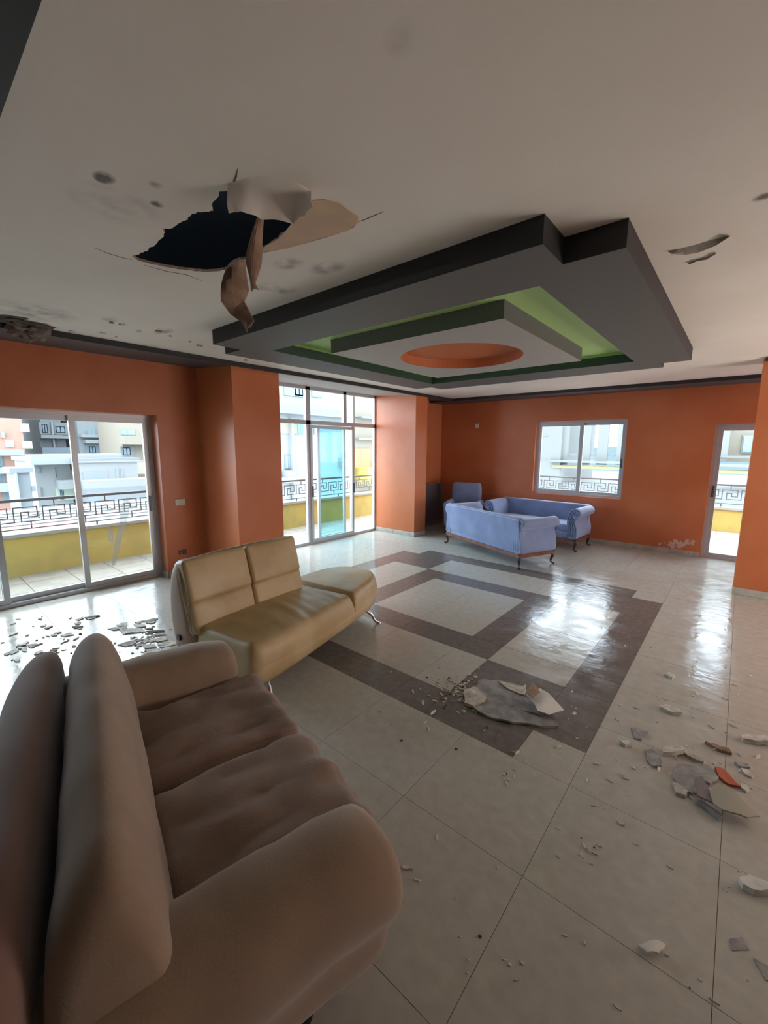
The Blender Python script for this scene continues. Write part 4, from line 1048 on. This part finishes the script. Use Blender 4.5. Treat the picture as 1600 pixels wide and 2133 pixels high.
def bmat(n, c, c2=None): return mat(n, c, .85, col2=c2, nscale=.6)
PINK = bmat('salmon_render', (.30, .175, .135), (.28, .16, .125)); WH = bmat('white_render', (.178, .197, .20)); GR = bmat('pale_grey_render', (.14, .16, .172)); CRM = bmat('cream_render', (.185, .17, .137)); TFR = bmat('veranda_white', (.125, .135, .135)); TL = bmat('slate_blue_render', (.115, .15, .175)); PYEL = bmat('pale_yellow_render', (.155, .145, .075))
WIN = mat('far_window_glass', (.14, .20, .24), .15, spec=.6); SHUT = bmat('cream_shutter', (.27, .27, .215)); DK = bmat('shadowed_opening', (.12, .14, .16)); ORW = bmat('orange_render', (.52, .20, .10)); TEALW = mat('teal_window', (.12, .30, .38), .2)
def bld(name, label, X, body, depth, material, parts, base=-16, top=11.0):
    """building whose facade stands on the plane x = X; rectangles are read as (u0, v0, u1, v1) photo positions on that plane"""
    def rc(r):
        a = onx(r[0], r[1], X); c = onx(r[2], r[3], X); return min(a.y, c.y), max(a.y, c.y), min(a.z, c.z), max(a.z, c.z)
    y0, y1, z0, z1 = rc(body)
    o = thing(name, label, 'building', (X, (y0+y1)/2, base))
    oy, oz = (y0+y1)/2, base
    if top != 'low': z1 = top
    new('wall', bx((-depth, y0-oy, 0), (0, y1-oy, z1-oz)), material, o)
    new('roof_edge', bx((-depth-.1, y0-oy-.15, z1-oz), (.15, y1-oy+.15, z1-oz+.25)), material, o)
    for (nm, r, prot, m_) in parts:
        a, c, d, e = rc(r)
        if nm in ('window', 'balcony_door', 'shutter', 'recess'):
            f = new(nm, bx((0, a-oy, d-oz), (.06, c-oy, e-oz)), m_ if nm in ('recess', 'shutter') else GR, o)
            if nm != 'recess':
                g = .06 if (c-a) > .4 else .03; mid = (a+c)/2
                for (q0, q1) in (((a+g, mid-g/2), (mid+g/2, c-g)) if nm != 'shutter' else ((a+g, c-g),)): new('pane', bx((.055, q0-oy, d+g-oz), (.075, q1-oy, e-g-oz)), m_, f)
        else:
            new(nm, bx((0, a-oy, d-oz), (prot, c-oy, e-oz)), m_, o)
    return o
bld('apartment_building', 'salmon pink apartment block with cream shutters and balconies at far left', -46, (-60, 800, 74, 1110), 14, PINK, [
    ('shutter', (40, 882, 62, 900), 0, SHUT), ('shutter', (45, 919, 68, 934), 0, SHUT), ('shutter', (10, 916, 30, 932), 0, SHUT), ('balcony_slab', (-60, 937, 45, 948), 1.2, WH), ('balcony_slab', (-60, 974, 18, 985), 1.2, WH),
    ('balcony_slab', (-60, 1008, 33, 1021), 1.2, WH), ('window', (-8, 950, 8, 972), 0, WIN), ('window', (-5, 986, 12, 1006), 0, WIN), ('window', (4, 1022, 22, 1042), 0, WIN), ('window', (-30, 1022, -6, 1042), 0, WIN), ('air_conditioner', (0, 899, 8, 912), .6, WH), ('window', (-30, 880, -10, 900), 0, WIN)])
bld('apartment_building', 'slate blue-grey block with recessed balconies beside the pink block', -50, (74, 800, 152, 1110), 12, TL, [
    ('recess', (80, 879, 143, 906), 0, GR), ('recess', (82, 914, 138, 932), 0, DK), ('balcony_slab', (80, 906, 143, 914), 1.0, GR), ('balcony_slab', (82, 932, 143, 945), 1.0, TL), ('column', (103, 879, 110, 906), .5, WH), ('column', (107, 914, 113, 932), .5, WH),
    ('window', (86, 884, 100, 902), 0, WIN), ('window', (115, 888, 136, 902), 0, WIN)])
bld('white_house', 'white flat-roofed house with overhanging roof band seen through the left door', -33.5, (70, 962, 163, 1130), 6, WH, [
    ('roof_band', (52, 946, 240, 963), 1.4, WH), ('window', (78, 972, 85, 985), 0, WIN), ('window', (114, 974, 118, 994), 0, WIN), ('window', (146, 978, 154, 998), 0, WIN), ('balcony_box', (115, 999, 156, 1015), 1.2, WH), ('recess', (115, 1015, 156, 1040), 0, bmat('greenish_shade', (.27, .33, .27))),
    ('window', (83, 1015, 89, 1034), 0, WIN), ('window', (124, 1020, 134, 1040), 0, WIN)], top='low')
bld('low_annex', 'low pale grey annex with one small window beside the white house', -30, (27, 985, 80, 1130), 2, GR, [('window', (65, 1012, 75, 1023), 0, WIN), ('corner_face', (27, 985, 50, 1130), .6, WH)], top='low')
bld('apartment_building', 'pale blue-grey apartment block behind the right pane of the left door', -48, (150, 790, 245, 1110), 12, GR, [
    ('window', (180, 895, 200, 908), 0, WIN), ('balcony_slab', (172, 916, 214, 924), 1.0, WH), ('recess', (175, 925, 225, 946), 0, TL), ('window', (185, 930, 200, 944), 0, WIN), ('window', (205, 880, 225, 900), 0, WIN), ('balcony_slab', (163, 905, 240, 912), 1.0, WH)])
bld('white_house', 'pale terrace building with shaded upper floor seen through the right pane', -31, (163, 964, 300, 1130), .9, GR, [
    ('terrace_wall', (168, 1000, 300, 1036), 1.2, GR), ('window', (240, 975, 248, 998), 0, WIN), ('window', (251, 975, 258, 998), 0, WIN), ('recess', (172, 982, 225, 998), 0, TL)], top='low')  # the slate recess plate paints in the shadow on the upper floor
bld('apartment_building', 'cream apartment block with two balcony bands at the right edge of the left door', -40, (243, 790, 330, 1130), 6, CRM, [
    ('balcony_slab', (246, 908, 330, 926), 1.3, CRM), ('balcony_slab', (251, 964, 330, 984), 1.3, CRM), ('window', (248, 894, 282, 907), 0, WIN), ('recess', (250, 930, 282, 962), 0, GR), ('window', (255, 932, 272, 948), 0, WIN), ('window', (254, 986, 280, 1000), 0, WIN)])
# lower roofs and street level below the railing
rf = thing('low_roof', 'white low roof with red tiles seen below the balcony railing', 'roof', (-22, 3, -1.4)); new('roof_slab', bx((-5, -16, -.3), (5, 14, 0)), WH, rf)
new('tile_strip', bx((1.2, -2.2, 0), (4.2, 2.2, .10)), bmat('red_roof', (.36, .12, .11)), rf)
for k in range(6): new('roof_wire', bx((3.5-k*.9, -16, .30), (3.55-k*.9, 14, .34)), IRON, rf)
for yy in (-14, -9, -4, 1, 6, 11): new('wire_post', bx((-1.2, yy, 0), (-1.15, yy+.05, .34)), IRON, rf)
struct('floor_street', bx((-160, -120, -16.3), (-8.5, 160, -16)), GR)
# neighbour seen through the bay
bld('neighbour_building', 'white neighbouring building with air conditioner and teal window seen through the bay glazing', -15, (560, 700, 738, 1150), 6, WH, [
    ('balcony_slab', (560, 855, 716, 872), .5, GR), ('window', (648, 807, 670, 829), 0, WIN), ('recess', (590, 796, 633, 828), 0, GR), ('window', (612, 800, 630, 826), 0, TEALW), ('window', (592, 948, 604, 976), 0, WIN), ('recess', (560, 880, 618, 904), 0, CRM),
    ('window', (617, 880, 630, 904), 0, TEALW), ('air_conditioner', (588, 980, 606, 996), .4, WH), ('ledge', (560, 996, 614, 1002), .5, COPE), ('column', (600, 872, 612, 1150), .25, WH), ('window', (653, 888, 664, 905), 0, WIN), ('air_conditioner', (705, 955, 722, 972), .3, WH)], top=9)
bld('neighbour_building', 'cream neighbouring wing with orange recess and yellow parapet at the right of the bay', -15.5, (738, 700, 830, 1150), 6, CRM, [
    ('recess', (738, 934, 770, 974), 0, ORW), ('parapet', (738, 974, 800, 1003), 1.0, YELL), ('ledge', (740, 912, 800, 917), .3, COPE), ('balcony_slab', (740, 868, 800, 876), .5, GR)], top=9)
# terrace opposite the back window
YT = 19.0
def rcy(r, Y): a = ony(r[0], r[1], Y); c = ony(r[2], r[3], Y); return min(a.x, c.x), max(a.x, c.x), min(a.z, c.z), max(a.z, c.z)
tb = thing('terrace_building', 'white terrace building with glazed veranda and yellow parapet opposite the back window', 'building', (0, YT, -16))
def tp(nm, r, prot, m_, back=.0, parent=tb):
    a, c, d, e = rcy(r, YT); return new(nm, bx((a, -prot, d+16), (c, back, e+16)), m_, parent)
tp('wall', (1050, 800, 1162, 1100), .3, TFR, 5); tp('floor_slab', (1050, 1000, 1640, 1300), 0, TFR, 8)
tp('parapet', (1155, 968, 1640, 990), .35, PYEL, 0); tp('coping', (1153, 962, 1640, 969), .42, TFR, 0)
for u in (1176, 1222, 1258, 1300, 1340, 1384, 1420): tp('veranda_post', (u, 780, u+6, 968), .12, TFR, .05)
tp('top_beam', (1160, 800, 1450, 812), .2, TFR, .1); tp('handrail', (1165, 948, 1640, 951), .05, TFR, 0)
tp('side_wall', (1490, 780, 1640, 965), -.4, bmat('terrace_cream', (.13, .12, .095)), 4.0); f = tp('window', (1548, 905, 1570, 945), -.34, TFR, .45); tp('pane', (1551, 908, 1567, 942), -.30, WIN, .5, f); tp('downpipe', (1509, 880, 1514, 960), 0, TFR, .1)
tp('stain_mark', (1138, 906, 1146, 909), .32, DK, 0); tp('stain_mark', (1133, 954, 1143, 957), .32, DK, 0)
# distant hills
bm = B(); rowt = []
pts = []
for i in range(61):
    a = R(60+i*1.6); d = 420; hgt = -2+10*abs(noise.fractal(Vector((i*.17, 2.2, 0)), 1.0, 2.0, 4))
    pts.append((d*math.cos(a), d*math.sin(a), hgt))
lo_ = [bm.verts.new((x, y, -20)) for x, y, h in pts]; hi_ = [bm.verts.new((x*1.02, y*1.02, h)) for x, y, h in pts]; bk_ = [bm.verts.new((x*1.25, y*1.25, -20)) for x, y, h in pts]
for i in range(60): bm.faces.new((lo_[i], lo_[i+1], hi_[i+1], hi_[i])); bm.faces.new((hi_[i], hi_[i+1], bk_[i+1], bk_[i]))
struct('hills', bm, bmat('hazy_hills', (.07, .10, .11)))
struct('floor_valley', bx((-300, 26, -18.5), (400, 620, -18)), bmat('valley_haze', (.09, .115, .12)))
